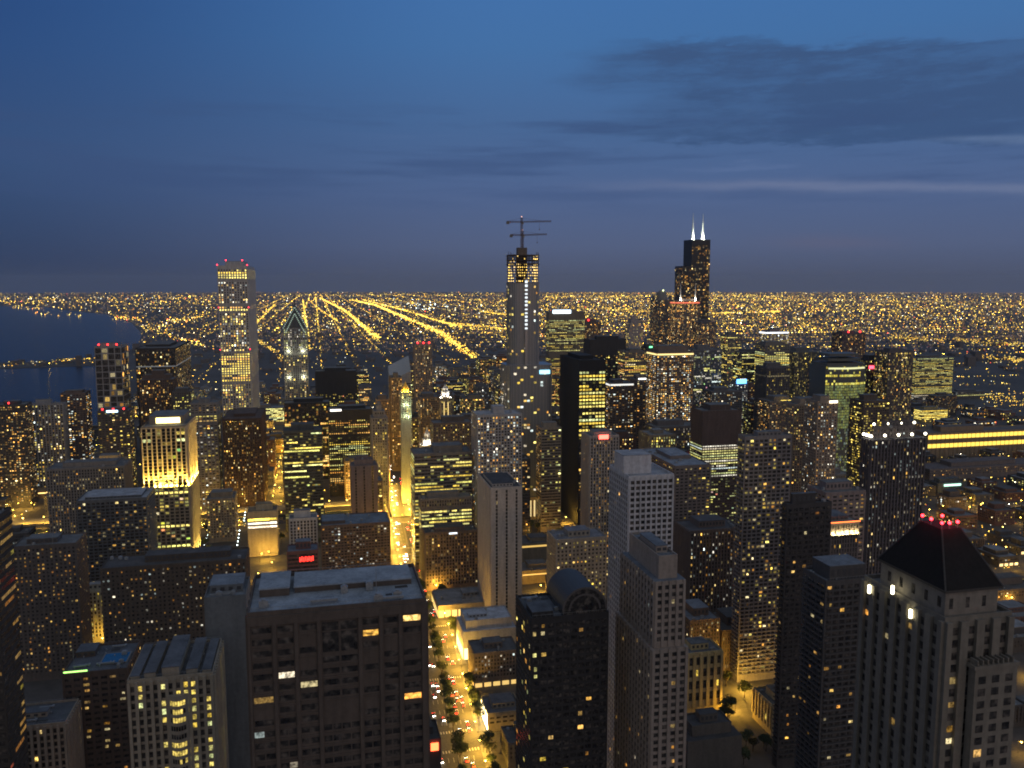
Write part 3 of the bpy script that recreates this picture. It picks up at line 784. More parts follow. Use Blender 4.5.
B(K, 'cream block with tall lit pilasters facing a small square', 687, 723, 655, 590, 22, col=(.52, .42, .22), st='pier', lit=('r', .05), pal='Y', roof=(.13, .14, .15), bay=5.5, fl=9)
B(K, 'brown warehouse with plain walls left of the black slab tower', 722, 778, 632, 650, 40, col=(.15, .11, .085), st='grid', lit=('r', .03), pal='W', roof=(.1, .1, .1))
B(K, 'low columned yellow-lit hall beside bright street lamps', 772, 798, 706, 560, 26, col=(.42, .34, .2), st='pier', lit=('r', .1), pal='Y', roof=(.12, .12, .12), bay=4, fl=7)
B(K, 'low dark gabled stone church mass near the bottom behind trees', 688, 742, 742, 500, 26, col=(.13, .115, .1), st='blank', roof=(.075, .075, .08), up=[(5, 6, 'blank')], clutter=0)
# ---- left side, middle distance
B(A, 'brown blank-walled tower with rounded top beside the bright avenue', 351, 377, 466, 950, 24, col=(.20, .155, .15), st='slit', lit=('r', .01), up=[(4, 5, 'blank')], roof=(.15, .13, .13))
B(K, 'wide low brown hotel block with pale roof rim beyond the brown grid tower', 321, 390, 527, 800, 40, col=(.145, .105, .085), st='grid', lit=('r', .035), pal='WX', roof=(.15, .19, .24), pent=[(.02, .35, .2, .8, 3)])
B(K, 'small white lattice-front block above a red-lit sign wall', 289, 317, 520, 800, 18, col=(.50, .49, .48), st='grid', lit=('r', .01), roof=(.15, .16, .18), ww=.6, wh=.75, clutter=0)
redb = B(K, 'low brick block with glowing red lettering on its wall', 287, 318, 553, 740, 22, col=(.17, .085, .08), st='band', lit=('r', 0.0), pal='O', roof=(.14, .17, .22), clutter=.5)
B(K, 'white-lit atrium hall with three bright glass floors', 247, 277, 513, 950, 26, col=(.36, .32, .26), st='blank', roof=(.12, .12, .125), zones=[(0, .1, 'blank', ('r', 0), 'Y'), (.1, .42, 'band', ('o', 1, 1.0), 'YX'), (.42, 1, 'blank', ('r', 0), 'Y')], sides='N', bay=9, fl=4.4, ww=.98, wh=.62, k=2.6)
B(K, 'grey-tan office slab with fine vertical ribs behind the pale-roofed balcony tower', 46, 124, 470, 950, 40, col=(.24, .215, .20), st='pier', lit=('r', .05), pal='W', crown=None)
B(K, 'tan block with golden lit roof terraces left of the floodlit tower', 90, 122, 463, 1010, 26, col=(.38, .30, .2), st='pier', lit=('r', .05), pal='Y', sign=((1, .66, .16), 3.0, .05, .9, .4, 2.5))
B(A, 'grey tower with white vertical piers standing against the lake', 25, 63, 405, 1250, side=66, col=(.27, .275, .29), st='pier', lit=('r', .10), pal='WYX', bay=4.2, proud=1.2)
B(A, 'dark apartment tower at the left edge by the lake with scattered lights', -8, 25, 406, 1165, 30, col=(.07, .068, .07), st='grid', lit=('r', .13), pal='WO', beacons=1)
B(A, 'brown speckled tower right of the white-piered tower by the lake', 60, 85, 394, 1330, 34, col=(.15, .11, .095), st='grid', lit=('r', .2), pal='OWX')
B(A, 'tall dark slab outlined by a pale concrete frame in front of the lake', 94, 121, 347, 1350, side=128, col=(.27, .275, .29), st='cell', lit=('r', .035), pal='W', bay=9, fl=9.8, ww=.86, wh=.86, dark=True, beacons=3)
B(A, 'dark tower with a small blue-white roof sign below the pale framed slab', 97, 129, 412, 1180, 32, col=(.075, .07, .075), st='grid', lit=('r', .14), pal='WY', sign=((.45, .75, 1), 5, .3, .65, -1, 1.8), beacons=3)
B(T, 'broad black tower with one pale ledge beside the lake', 135, 175, 349, 1450, side=190, col=(.035, .034, .038), st='glass', lit=('r', .02), pal='W', crown=((.5, .55, .6), .25, 1.5, 30))
B(T, 'dark brown tower with close vertical ribs under the broad black tower', 139, 173, 380, 1300, 36, col=(.105, .075, .065), st='pier', lit=('r', .06), pal='WO', up=[(5, 6, 'blank')])
B(T, 'grey tower with a golden lit upper floor right of the floodlit tower', 190, 217, 404, 1150, side=220, col=(.20, .19, .19), pal='Y', zones=[(0, .1, 'grid', ('r', .02), 'W'), (.1, .19, 'pier', ('o', 1, .95), 'YO'), (.19, 1, 'grid', ('r', .16), 'WYX')], k=1.1)
B(T, 'dark block with tall lit glass strips between golden-floor tower and broad black tower', 172, 191, 392, 1260, 30, col=(.1, .09, .085), st='grid', lit=('o', .6, .6), pal='GY')
B(T, 'chocolate brown tower with thin vertical lines right of the golden-floor tower', 222, 261, 420, 1150, side=265, col=(.085, .05, .035), st='pier', lit=('r', .05), pal='W', dark=True, roof=(.1, .07, .06))
B(T, 'dark glass office tower with many lit rows in front of the black slabs', 283, 322, 432, 1050, 34, col=(.075, .08, .085), st='band', lit=('o', .45, .6), pal='GY', roof=(.08, .085, .09))
B(T, 'black office slab with a lit lower belt right of the pointed glass tower', 315, 357, 372, 1480, 40, col=(.03, .03, .032), pal='G', zones=[(0, .24, 'blank', ('r', 0), 'G'), (.24, .32, 'glass', ('o', .6, .4), 'Y'), (.32, .55, 'glass', ('o', .95, .75), 'GY'), (.55, 1, 'glass', ('o', .4, .5), 'Y')])
B(T, 'long black low slab with warm lit rows under the pointed glass tower', 284, 330, 404, 1330, 36, col=(.025, .025, .027), st='glass', lit=('o', .5, .6), pal='YO')
B(T, 'black tower with large blocks of bright yellow windows beside the brown blank tower', 328, 372, 411, 1230, 38, col=(.025, .025, .027), pal='Y', zones=[(0, .1, 'blank', ('r', 0), 'G'), (.1, .3, 'glass', ('o', .7, .5), 'YO'), (.3, .7, 'glass', ('o', .9, .75), 'YG'), (.7, 1, 'glass', ('o', .5, .6), 'O')], sign=((1, .95, .85), 3.0, .05, .3, -.5, 2.2), k=1.2)
B(T, 'rounded stone tower with bands of soft floodlight left of the avenue', 372, 387, 418, 1040, 26, col=(.30, .27, .23), st='pier', lit=('r', .06), pal='Y', up=[(3, 8, 'pier'), (3, 6, 'blank')])
B(T, 'low gold-lit podium with bright arched openings under the black yellow-window tower', 345, 372, 462, 1190, 26, col=(.5, .36, .14), st='pier', lit=('o', 1, .8), pal='O', k=1.6)
B(K, 'low block painted with golden street glow beside the chocolate brown tower', 264, 284, 440, 1550, 60, col=(.45, .32, .1), st='pier', lit=('o', .8, .6), pal='YO', k=1.0)  # block stands in for street glow, put into its gold walls and windows
B(K, 'low hall with bright yellow lit frontage left of the avenue top', 232, 284, 409, 1850, 30, col=(.32, .26, .2), st='pier', lit=('o', .9, .7), pal='YG', roof=(.24, .25, .28))
B(K, 'long low pier shed with a row of orange lamps at the left edge', -12, 46, 494, 1205, 22, col=(.34, .24, .13), st='blank', roof=(.3, .22, .14), crown=((1, .62, .2), 3.0, 1.4, 2.0), clutter=0)
B(K, 'grey rib-fronted block behind the orange-lamped shed', 20, 50, 470, 1300, 26, col=(.22, .2, .19), st='pier', lit=('r', .08), pal='WX')
B(T, 'tall thin beige tower with red lights left of the tower under construction', 415, 432, 345, 1500, 26, col=(.30, .26, .23), st='pier', lit=('r', .06), pal='OW', beacons=3)
B(T, 'dark brown office block on the avenue right of the white clock tower', 433, 472, 424, 1080, 30, col=(.14, .11, .09), st='grid', lit=('r', .07), pal='WY')
B(T, 'dark stone block behind the clock tower with few lit rooms', 420, 440, 398, 1330, 30, col=(.16, .13, .11), st='grid', lit=('r', .1), pal='W')
B(T, 'slim tan tower edging the bright avenue below the slanted white tower', 391, 402, 378, 1400, 34, col=(.30, .22, .13), st='pier', lit=('r', .12), pal='O')
B(T, 'brown tower at the avenue corner behind the rounded stone tower', 377, 389, 400, 1300, 30, col=(.26, .18, .11), st='grid', lit=('r', .12), pal='O')
# ---- loop, right of the tower under construction
B(T, 'boxy lit tower with golden belt floors right of the tower under construction', 549, 585, 312, 1750, side=546, col=(.22, .18, .13), pal='Y', zones=[(0, .06, 'blank', ('r', 0), 'G'), (.06, .33, 'pier', ('o', .8, .7), 'YG'), (.33, .37, 'blank', ('r', 0), 'Y'), (.37, .62, 'glass', ('o', .9, .8), 'OY'), (.62, 1, 'grid', ('o', .6, .5), 'O')], sign=((.7, .85, 1), 3.5, .1, .6, -3, 4), k=1.1)
B(T, 'black glass tower with a brilliant yellow-lit upper half', 579, 606, 361, 1080, side=560, col=(.016, .016, .018), pal='Y', zones=[(0, .055, 'blank', ('r', 0), 'Y'), (.055, .43, 'glass', ('o', .98, .82), 'YG'), (.43, .5, 'glass', ('o', .9, .5), 'Y'), (.5, 1, 'glass', ('r', .05), 'W')], roof=(.03, .03, .035), sides='N', bay=4.2, fl=4.4, ww=.72, wh=.62, k=1.25)
B(T, 'dark brown tower with faint vertical lights behind the yellow-lit black tower', 576, 601, 322, 1900, 36, col=(.13, .10, .09), st='pier', lit=('r', .08), pal='WO', beacons=1)
B(T, 'black box tower with blank top right of yellow-lit black tower', 590, 626, 340, 1500, 36, col=(.04, .038, .04), pal='W', zones=[(0, .12, 'blank', ('r', 0), 'W'), (.12, 1, 'glass', ('r', .10), 'WYG')])
B(T, 'pale pointed tower with warm lit shoulder left of the round-crowned tower', 629, 643, 328, 1950, 30, col=(.36, .31, .3), st='pier', lit=('r', .12), pal='YW', up=[(4, 12, 'pier'), (4, 8, 'blank')])
B(T, 'cream-lit office block with many glowing floors below the pale pointed tower', 625, 648, 352, 1420, 34, col=(.2, .18, .16), st='grid', lit=('o', .75, .6), pal='YW')
B(T, 'dark slender tower with a green light at its top beside the warm-crowned tower', 647, 657, 348, 1500, 30, col=(.06, .06, .065), st='grid', lit=('r', .1), pal='W', sign=((.2, 1, .4), 3, .2, .6, .5, 3))
B(T, 'warm speckled tower with a lit gold crown line, widest under the twin-antenna skyscraper', 657, 694, 353, 1180, 38, col=(.22, .17, .14), st='grid', lit=('r', .32), pal='WOX', crown=((1, .74, .28), 1.6, 2.2, 1.2), pent=[(.1, .9, .2, .8, 9)])
B(T, 'grey-blue glass slab right of the warm speckled tower', 694, 722, 350, 1450, 36, col=(.16, .165, .18), st='grid', lit=('o', .4, .4), pal='GX')
squat = B(T, 'squat speckled tower with a reddish roofline under the twin-antenna skyscraper', 676, 700, 301, 2100, 36, col=(.17, .14, .13), st='grid', lit=('r', .2), pal='WO', crown=((1, .2, .1), 1.2, 3, 3))
B(T, 'dim brown slab beneath the right edge of twin-antenna skyscraper', 700, 716, 322, 2000, 40, col=(.13, .11, .11), st='grid', lit=('r', .08), pal='WO')
B(T, 'grey tower with yellow lit corner floors right of the grey-blue glass slab', 728, 742, 335, 1800, 34, col=(.2, .18, .17), st='grid', lit=('o', .55, .55), pal='Y')
B(T, 'dark low tower with glinting rows left of the blazing office block', 742, 764, 352, 1620, 34, col=(.14, .125, .12), st='grid', lit=('o', .5, .45), pal='YG')
B(T, 'office block with a blazing band of yellow-white upper windows', 765, 790, 345, 1560, 36, col=(.2, .185, .165), pal='G', zones=[(0, .06, 'grid', ('r', .1), 'Y'), (.06, .36, 'glass', ('o', 1, .88), 'GY'), (.36, 1, 'grid', ('o', .4, .5), 'Y')], k=1.3)
B(T, 'pinkish tower with a white-lit cap behind the blazing office block', 766, 789, 332, 1900, 30, col=(.3, .24, .22), st='grid', lit=('r', .25), pal='YX', crown=((.9, .95, 1), 2, 3, .5))
B(T, 'dark ribbed block with one lit row in front of the blazing office block', 767, 790, 368, 1290, 34, col=(.115, .11, .12), st='pier', lit=('r', .04), pal='Y', crown=((.6, .5, .25), .6, 1.6, 12))
B(T, 'dim green-grey slab left of the curved green-lit glass building', 795, 818, 352, 1600, 36, col=(.19, .18, .16), st='grid', lit=('r', .06), pal='Y')
B(T, 'low blue-lit roofed block with a small glowing spire left of the ribbed block', 735, 748, 384, 1420, 24, col=(.2, .2, .24), st='grid', lit=('r', .1), pal='X', sign=((.12, .4, 1), 4, .1, .85, .5, 8))
B(T, 'wide dim brown block with a yellow roof sign below the ribbed block', 770, 800, 402, 1180, 34, col=(.22, .18, .15), st='grid', lit=('r', .14), pal='WO', sign=((1, .72, .12), 4, .35, .68, -1, 2))
B(T, 'dark grey mid-rise with a pale lit stripe under the grey-blue glass slab', 712, 742, 392, 1240, 34, col=(.125, .12, .125), st='grid', lit=('r', .08), pal='WX')
B(T, 'long grey block left of the rounded dark office block', 655, 702, 428, 1060, 34, col=(.16, .14, .135), st='grid', lit=('r', .1), pal='YWX')
B(A, 'speckled brown tower between yellow-lit black tower and warm speckled tower', 610, 634, 384, 1230, 32, col=(.12, .10, .095), st='grid', lit=('r', .15), pal='WOX', crown=((.9, .9, .85), 1.2, 2.4, .4))
B(A, 'dim speckled tower with a white roof light near the warm-crowned tower', 634, 655, 380, 1290, 32, col=(.14, .115, .105), st='grid', lit=('r', .12), pal='WO', sign=((1, 1, .95), 3, .2, .7, .6, 2.6))
B(A, 'dark red-dotted tower to the left of the curved green-lit glass building', 818, 832, 372, 1385, 30, col=(.13, .115, .115), st='grid', lit=('r', .06), pal='W')
B(A, 'tall brown tower with a vertical string of red lights behind the green-lit glass', 843, 866, 334, 1520, 34, col=(.14, .10, .105), st='grid', lit=('r', .05), pal='OW', beacons=2)
B(A, 'dark tower with a bright white roof lamp left of the wide yellow-green office', 889, 914, 352, 1300, 34, col=(.135, .12, .12), st='grid', lit=('r', .12), pal='WY')
B(T, 'wide curved office block with yellow-green lit floors and a white base line', 916, 954, 358, 2200, 34, col=(.13, .12, .10), pal='G', zones=[(0, .62, 'glass', ('o', 1, .72), 'GY'), (.62, .8, 'glass', ('o', 1, .97), 'GY'), (.8, 1, 'glass', ('o', 1, .9), 'X')], k=.95)
B(T, 'black tower with a red sign right of the curved green-lit glass building', 868, 888, 360, 1340, 30, col=(.06, .055, .058), st='grid', lit=('r', .08), pal='YG', sign=((1, .06, .1), 5, .05, .4, -14, -9))
B(A, 'dark brown block with yellow lit stair shafts beside the globe-lit tower', 864, 890, 402, 1000, 28, col=(.12, .09, .07), st='grid', lit=('r', .2), pal='Y')
B(A, 'tan tower with a bright roof lamp left of the green glass tower foot', 818, 838, 402, 930, 26, col=(.33, .26, .2), st='grid', lit=('r', .12), pal='OX', sign=((1, .85, .6), 4, .55, .95, -1.5, 1))
B(K, 'small gold floodlit block under the sandy apartment tower', 790, 803, 474, 1250, 20, col=(.5, .36, .13), st='grid', lit=('r', .3), pal='Y')
B(K, 'low block with a pale green glowing canopy roof', 792, 818, 462, 1150, 18, col=(.35, .36, .28), st='grid', lit=('r', .2), pal='Y', crown=((.75, .9, .5), 1.5, 1.2, .3))
B(K, 'low terrace with yellow-green lit floors at right', 922, 948, 410, 1900, 26, col=(.4, .32, .12), st='band', lit=('o', 1, .95), pal='Y', k=1.6)
B(K, 'dark low box with white strip window beyond the yellow-lit terrace', 955, 985, 392, 2300, 28, col=(.1, .1, .105), st='band', lit=('o', .4, .9), pal='GX', k=.7)
B(K, 'dark blocky mill building left of the white strip window box', 936, 957, 396, 2000, 28, col=(.085, .07, .06), st='grid', lit=('r', .03), pal='W')
# ---- far right ground
B(K, 'brown warehouse with orange lit yard right of the pyramid roof', 995, 1040, 592, 800, 40, col=(.16, .125, .1), st='grid', lit=('r', .05), pal='W', roof=(.12, .11, .1))
B(K, 'low plain shed under the long yellow-lit viaduct building', 930, 1060, 470, 1330, 44, col=(.2, .16, .14), st='grid', lit=('r', .04), pal='O', roof=(.14, .12, .12))
B(K, 'low dark shed with a pale teal lit sign wall at right', 938, 966, 484, 1240, 20, col=(.1, .11, .11), st='blank', roof=(.09, .1, .1), sign=((.55, .95, .75), 2.2, .2, .8, -4, -1))
# ------------------------------------------------------------------ single towers with a shape of their own
def floodlight(root, p, power, color=(1, .8, .5), r=.35, rad=.4, aim=None):
    m = MB(); m.box(p[0] - r, p[0] + r, p[1] - r, p[1] + r, p[2], p[2] + r * .6, 0); m.box(p[0] - r * .8, p[0] + r * .8, p[1] - r * .8, p[1] + r * .8, p[2] + r * .6, p[2] + r * .75, 1)
    o = m.build('floodlight', [plain('galvanised', (.30, .31, .32), .5, .3), glow('flood_lens', color, 26)], root)
    l = bpy.data.lights.new('floodlight', 'SPOT' if aim else 'POINT'); l.energy = power;
    if aim: l.spot_size = radians(aim[0]); l.spot_blend = .6
    l.energy = power; l.color = color; l.shadow_soft_size = rad
    lo = bpy.data.objects.new('floodlight_lamp', l); COL.objects.link(lo); lo.parent = o; lo.location = (p[0], p[1], p[2] + r * .75 + rad + .15)
    if aim: lo.rotation_euler = Vector(aim[1]).to_track_quat('-Z', 'Y').to_euler()
    return o
# swimming pool on its roof
rt, bx, top, w, dep = pool
m = MB(); x0, x1 = bx[0] + w * .52, bx[0] + w * .92; y0, y1 = bx[2] + dep * .28, bx[2] + dep * .62
m.box(x0 - .8, x1 + .8, y0 - .8, y1 + .8, top + .03, top + .45)
po = m.build('pool_deck', plain('deck_tile', (.2, .19, .18), .8), rt)
m = MB(); m.face([(x0, y0, top + .47), (x1, y0, top + .47), (x1, y1, top + .47), (x0, y1, top + .47)])
m.build('water', plain('pool_water', (.02, .13, .27), .12, 0, .6, .15), po)
m = MB(); m.box(bx[0] + .5, bx[0] + w * .38, bx[2] + .6, bx[2] + 1.0, top + .8, top + 1.7)
m.build('sign', glow('green_sign', (.45, 1, .2), 2.5), rt)

# bowed centre bay on the cream ribbed tower
rt, bx, top, w, dep = cream
m = MB(); P9 = [(bx[0] + w * (.46 + .24 * i / 8), bx[2] - .92 - 2.2 * sin(pi * i / 8)) for i in range(9)] + [(bx[0] + w * .70, bx[2] - .92), (bx[0] + w * .46, bx[2] - .92)]
m.prism(P9[:9], 0, top - 6); bayo = m.build('bow_front', wallmat((.33, .29, .23)), rt)
m = MB(); rg = random.Random(12)
for f in range(int((top - 20) / 3.4)):
    z = top - 10 - f * 3.4
    on = rg.random() < .72
    for i in range(1, 7):
        (xa, ya), (xb, yb) = P9[i], P9[i + 1]; b2 = rg.uniform(.5, 1.1); cl = tuple(v * b2 for v in (1, .74, .16)) if on and rg.random() < .9 else None
        q = [(xa + (xb - xa) * u, ya + (yb - ya) * u - .1) for u in (.1, .9)]
        m.face([(*q[0], z), (*q[1], z), (*q[1], z + 1.9), (*q[0], z + 1.9)], 1 if cl else 0, cl)
m.build('window', [M_GLASS, M_LIT], bayo, stuff=True)

# red letters on the brick wall
rt, bx, top, w, dep = redb
m = MB(); x = bx[0] + w * .40
for i, seg in enumerate(['|', 'U', 'I', '|']):
    m.box(x, x + .9, bx[2] - .5, bx[2] - .2, top - 9, top - 5); m.box(x + 1.6, x + 2.5, bx[2] - .5, bx[2] - .2, top - 8.4, top - 4.4)
    if i % 2 == 0: m.box(x + .9, x + 1.6, bx[2] - .5, bx[2] - .2, top - 7.6, top - 6.7)
    x += 3.2
m.build('lettering', glow('red_letters', (1, .03, .02), 5.0, 'AUTO'), rt)

# white globes round the dark apartment crown
rt, bx, top, w, dep = crownlit
hz = top - 9
for i in range(5):
    u = bx[0] + .4 + (bx[1] - bx[0] - .8) * i / 4
    beacon(rt, (u, bx[2] + .5, hz + 1.0), (1, .9, .65), 1.2, 8, 'globe_lamp')
for i in range(1, 4):
    beacon(rt, (bx[0] + .5, bx[2] + (bx[3] - bx[2]) * i / 3.4, hz + 1.0), (1, .9, .65), 1.2, 8, 'globe_lamp')
for i in range(4):
    beacon(rt, (bx[0] + 7 + (bx[1] - bx[0] - 14) * i / 3, bx[2] + 6.6, top + 1.0), (1, .9, .65), 1.1, 8, 'globe_lamp')
# arcade of lamps and the neon line
rt, bx, top, w, dep = neon
m = MB(); e = .5
m.box(bx[0] - e, bx[1] + e, bx[2] - e - .3, bx[2] - e, top + .7, top + 1.15); m.box(bx[0] - e - .3, bx[0] - e, bx[2] - e - .3, bx[3], top + .7, top + 1.15)
m.build('neon_line', glow('orange_neon', (1, .16, .03), 5.0, 'AUTO'), rt)
m = MB(); m.box(bx[0] - e, bx[1] + e, bx[2] - e, bx[3], top - .6, top + .6); m.build('cornice', wallmat(CONC), rt)
for i in range(6):
    u = bx[0] + (bx[1] - bx[0]) * (i + .5) / 6; floodlight(rt, (u, bx[2] - 1.1, top - 7.5), 2200, (1, .78, .35), .45)
for i in range(5):
    u = bx[2] + (bx[3] - bx[2]) * (i + .6) / 5; floodlight(rt, (bx[0] - 1.1, u, top - 7.5), 2200, (1, .78, .35), .45)
m = MB()
m.box(bx[0] - 2.2, bx[1] + .1, bx[2] - 2.2, bx[2] - .02, top - 8.1, top - 7.52); m.box(bx[0] - 2.2, bx[0] - .02, bx[2] - .02, bx[3], top - 8.1, top - 7.52)
m.build('ledge', wallmat(CONC), rt)
# two pale spires
rt, bx, top, w, dep = squat
for fx in (.22, .84):
    m = MB(); x = bx[0] + w * fx; m.bar((x, bx[2] + 6, top), (x, bx[2] + 6, top + 18), 2.4, 0, 6, 1.4); m.bar((x, bx[2] + 6, top + 18), (x, bx[2] + 6, top + 44), 1.4, 0, 6, .3)
    m.build('spire', plain('white_metal', (.75, .75, .72), .5), rt)
    floodlight(rt, (x, bx[2] + 1, top + 1.5), 16000, (1, .9, .7), .6, 1.0)

# stepped stone tower
B(A, 'tall stepped stone tower with set-back crown in front of the white grid tower', 652, 688, 650, 340, side=617, col=(.32, .27, .235), st='cell', lit=('r', .06), pal='WOX',
  up=[(1.3, 29, 'cell'), (2.6, 9, 'blank')], roof=(.15, .17, .2), bay=3.5, fl=3.2, k=.7, ww=.6, pent=[(.2, .8, .2, .75, 3)])

# black tower with the barrel-vaulted top
rt, bx, top, w, dep = B(A, 'black glass tower with an arched barrel vault on its roof', 531, 609, 621, 350, side=516, col=(.035, .033, .035), st='glass', lit=('r', .10), pal='YWGO', roof=(.10, .115, .14),
      pent=[(.04, .3, .1, .5, 2.5)], bay=3.4, fl=3.2, ww=.8, wh=.62, k=.65)
def vault(mb, xc, y0, y1, z0, R, n=16, mi=0, thick=0):
    pts = [(xc + R * cos(pi * k / n), z0 + R * sin(pi * k / n)) for k in range(n + 1)]
    for (xa, za), (xb, zb) in zip(pts, pts[1:]):
        mb.face([(xa, y0, za), (xa, y1, za), (xb, y1, zb), (xb, y0, zb)], mi)
    mb.face([(x, y0, z) for x, z in pts], mi + 1); mb.face([(x, y1, z) for x, z in reversed(pts)], mi + 1)
R0 = w * .275
m = MB(); vault(m, bx[0] + w * .69, bx[2] + .6, bx[3] - .6, top + 2.6, R0, 18)
m.box(bx[0] + w * .69 - R0, bx[0] + w * .69 + R0, bx[2] + .6, bx[3] - .6, top + .05, top + 2.58, 1)
va = m.build('barrel_vault', [plain('vault_metal', (.05, .055, .065), .6), M_GLASS], rt)
m = MB()
for yy in (bx[2] + .45,):
    for k2 in range(18):
        a0, a1 = pi * k2 / 18, pi * (k2 + 1) / 18
        for rr in (R0 + .15, R0 * .72):
            p = [(bx[0] + w * .69 + (rr + q) * cos(a), yy, top + 2.6 + (rr + q) * sin(a)) for q, a in ((-.45, a0), (.45, a0), (.45, a1), (-.45, a1))]
            m.face(p)
m.build('arch_rim', plain('arch_stone', (.10, .09, .09), .7), va)

# pyramid-roofed tower
rt, bx, top, w, dep = B(A, 'stone tower with a dark pyramid roof carrying red beacon lights', 945, 1012, 622, 208, side=864, col=(.205, .185, .155), st='pier', lit=('r', .035), pal='OW', roof=(.17, .165, .16),
      pent=(), clutter=0, bay=4.4, fl=3.3, ww=.52, wh=.62, proud=1.0, k=.55)
i0 = 2.6
ub = (bx[0] + 1.0, bx[1] - 3.4, bx[2] + 1.5, bx[3] - 6.0)
m = MB(); m.box(*ub, top + .05, top + 7.2); wins = []
m.build('upper_storey', wallmat((.235, .21, .18)), rt)
m2 = MB()
for i in range(5):
    u = ub[2] + (ub[3] - ub[2]) * (i + .3) / 5.2
    m2.box(ub[0] - .06, ub[0] + .05, u, u + (ub[3] - ub[2]) * .05, top + 2.6, top + 5.4)
for i in range(3):
    u = ub[0] + (ub[1] - ub[0]) * (i + .25) / 3.2
    m2.box(u, u + (ub[1] - ub[0]) * .07, ub[2] - .06, ub[2] + .05, top + 2.6, top + 5.4)
m2.build('window', M_GLASS, rt, stuff=True)
m = MB(); o = .7
zb, zt = top + 7.22, top + 21.0
bxp = (ub[0] - o, ub[1] + o, ub[2] - o, ub[3] + o); cx2, cy2 = (bxp[0] + bxp[1]) / 2, (bxp[2] + bxp[3]) / 2
hx, hy = (bxp[1] - bxp[0]) / 2, (bxp[3] - bxp[2]) / 2
base = [(bxp[0], bxp[2]), (bxp[1], bxp[2]), (bxp[1], bxp[3]), (bxp[0], bxp[3])]
tp = [(cx2 - hx * .33, cy2 - hy * .3), (cx2 + hx * .33, cy2 - hy * .3), (cx2 + hx * .33, cy2 + hy * .3), (cx2 - hx * .33, cy2 + hy * .3)]
m.prism(base, zb + .6, zt, 0, tp); m.box(bxp[0] - .15, bxp[1] + .15, bxp[2] - .15, bxp[3] + .15, zb, zb + .58, 1)
pr = m.build('pyramid_roof', [plain('dark_slate', (.010, .009, .0085), .95, 0, .8, .4), plain('dark_copper', (.06, .055, .05), .6)], rt)
m = MB()
for k2 in range(4):
    a = base[k2]; b2 = tp[k2]; m = MB(); m.bar((a[0], a[1], zb + .6), (b2[0], b2[1], zt), .22, 0, 5); m.build('ridge', plain('dark_copper', (.06, .055, .05), .6), pr)
for (fx, fy) in ((-.9, -.9), (-.2, -1), (.8, -.9), (-.9, .1), (.9, .6), (-.9, .95)):
    bo = beacon(rt, (cx2 + hx * .33 * fx, cy2 + hy * .3 * fy, zt), (1, .02, .03), .42, 16)
    l = bpy.data.lights.new('beacon', 'POINT'); l.energy = 90; l.color = (1, .03, .04); l.shadow_soft_size = .4
    lo = bpy.data.objects.new('beacon_lamp', l); COL.objects.link(lo); lo.parent = bo; lo.location = (cx2 + hx * .4 * fx, cy2 + hy * .36 * fy, zt + 2.6)
for (u, z) in ((.86, -1.0), (.56, 2.4), (.33, -1.5)):            # tall white lamps on the east wall
    yy = bx[2] + (bx[3] - bx[2]) * u; m = MB()
    m.box(bx[0] - 1.75, bx[0] - 1.25, yy - .35, yy + .35, top - 1.6 + z, top + .7 + z, 0); m.box(bx[0] - 1.9, bx[0] - 1.0, yy - .45, yy + .45, top - 1.9 + z, top - 1.62 + z, 1)
    m.build('wall_lamp', [glow('lamp_white', (1, .9, .55), 9.0, 'AUTO'), plain('dark_copper', (.06, .055, .05), .6)], rt)
m = MB(); m.box(bx[0] + w * .35, bx[1] - .4, bx[2] - 3.4, bx[2] - 1.05, 0, top - 12); m.box(bx[0] + w * .32, bx[1] - .2, bx[2] - 3.8, bx[2] - 1.05, top - 12, top - 11)
bay = m.build('bay_front', wallmat((.205, .185, .155)), rt)
m = MB()
for i in range(8): m.box(bx[0] + w * .36 + i * w * .075, bx[0] + w * .36 + i * w * .075 + .35, bx[2] - 3.7, bx[2] - 1.1, top - 10.9, top - 9.6)
m.build('pergola', wallmat((.205, .185, .155)), bay)
m = MB()
for i in range(3):
    for f in range(22):
        u = bx[0] + w * (.40 + .2 * i); z = top - 16 - f * 3.3
        m.face([(u, bx[2] - 3.46, z), (u + w * .11, bx[2] - 3.46, z), (u + w * .11, bx[2] - 3.46, z + 2.0), (u, bx[2] - 3.46, z + 2.0)], 1 if (i, f) in ((1, 9), (0, 6)) else 0, (.7, .4, .12) if (i, f) in ((1, 9), (0, 6)) else None)
m.build('window', [M_GLASS, M_LIT], bay, stuff=True)

# floodlit pier tower
rt, bx, top, w, dep = B(T, 'golden floodlit tower with tall glowing piers above a dark lower half', 143, 189, 488, 890, side=198, col=(.30, .26, .2), st='pier', lit=('o', .38, .5), pal='YG',
      pent=(), clutter=0, bay=4.9, fl=3.7, proud=1.2, ww=.74, base=28, roof=(.3, .27, .22))
hu = at_depth(143, 428, 892).z - top
i1 = .8; tb = (bx[0] + i1, bx[1] - i1, bx[2] + i1, bx[3] - i1); m = MB(); m.box(*tb, top + .03, top + hu); wins = []
for f in 'NW': facade(m, wins, random.Random(5), f, tb, top + .1, top + hu, 'pier', ('o', .5, .25), 'GY', .9, 890, 4.9, 3.7, True, .74, .86, 1.6)
us = m.build('upper_storeys', wallmat((.5, .42, .3)), rt)
m = MB()
for q in wins: rect_quad(m, q, 0 if q[6] is None else 1)
m.build('window', [plain('black_glass', (.006, .006, .007), .25), M_LIT], us, stuff=True)
add_roof(rt, random.Random(3), tb, top + hu, (.16, .17, .19), wallmat(TAN), 890, 0, [(.1, .9, .3, .9, 9)])
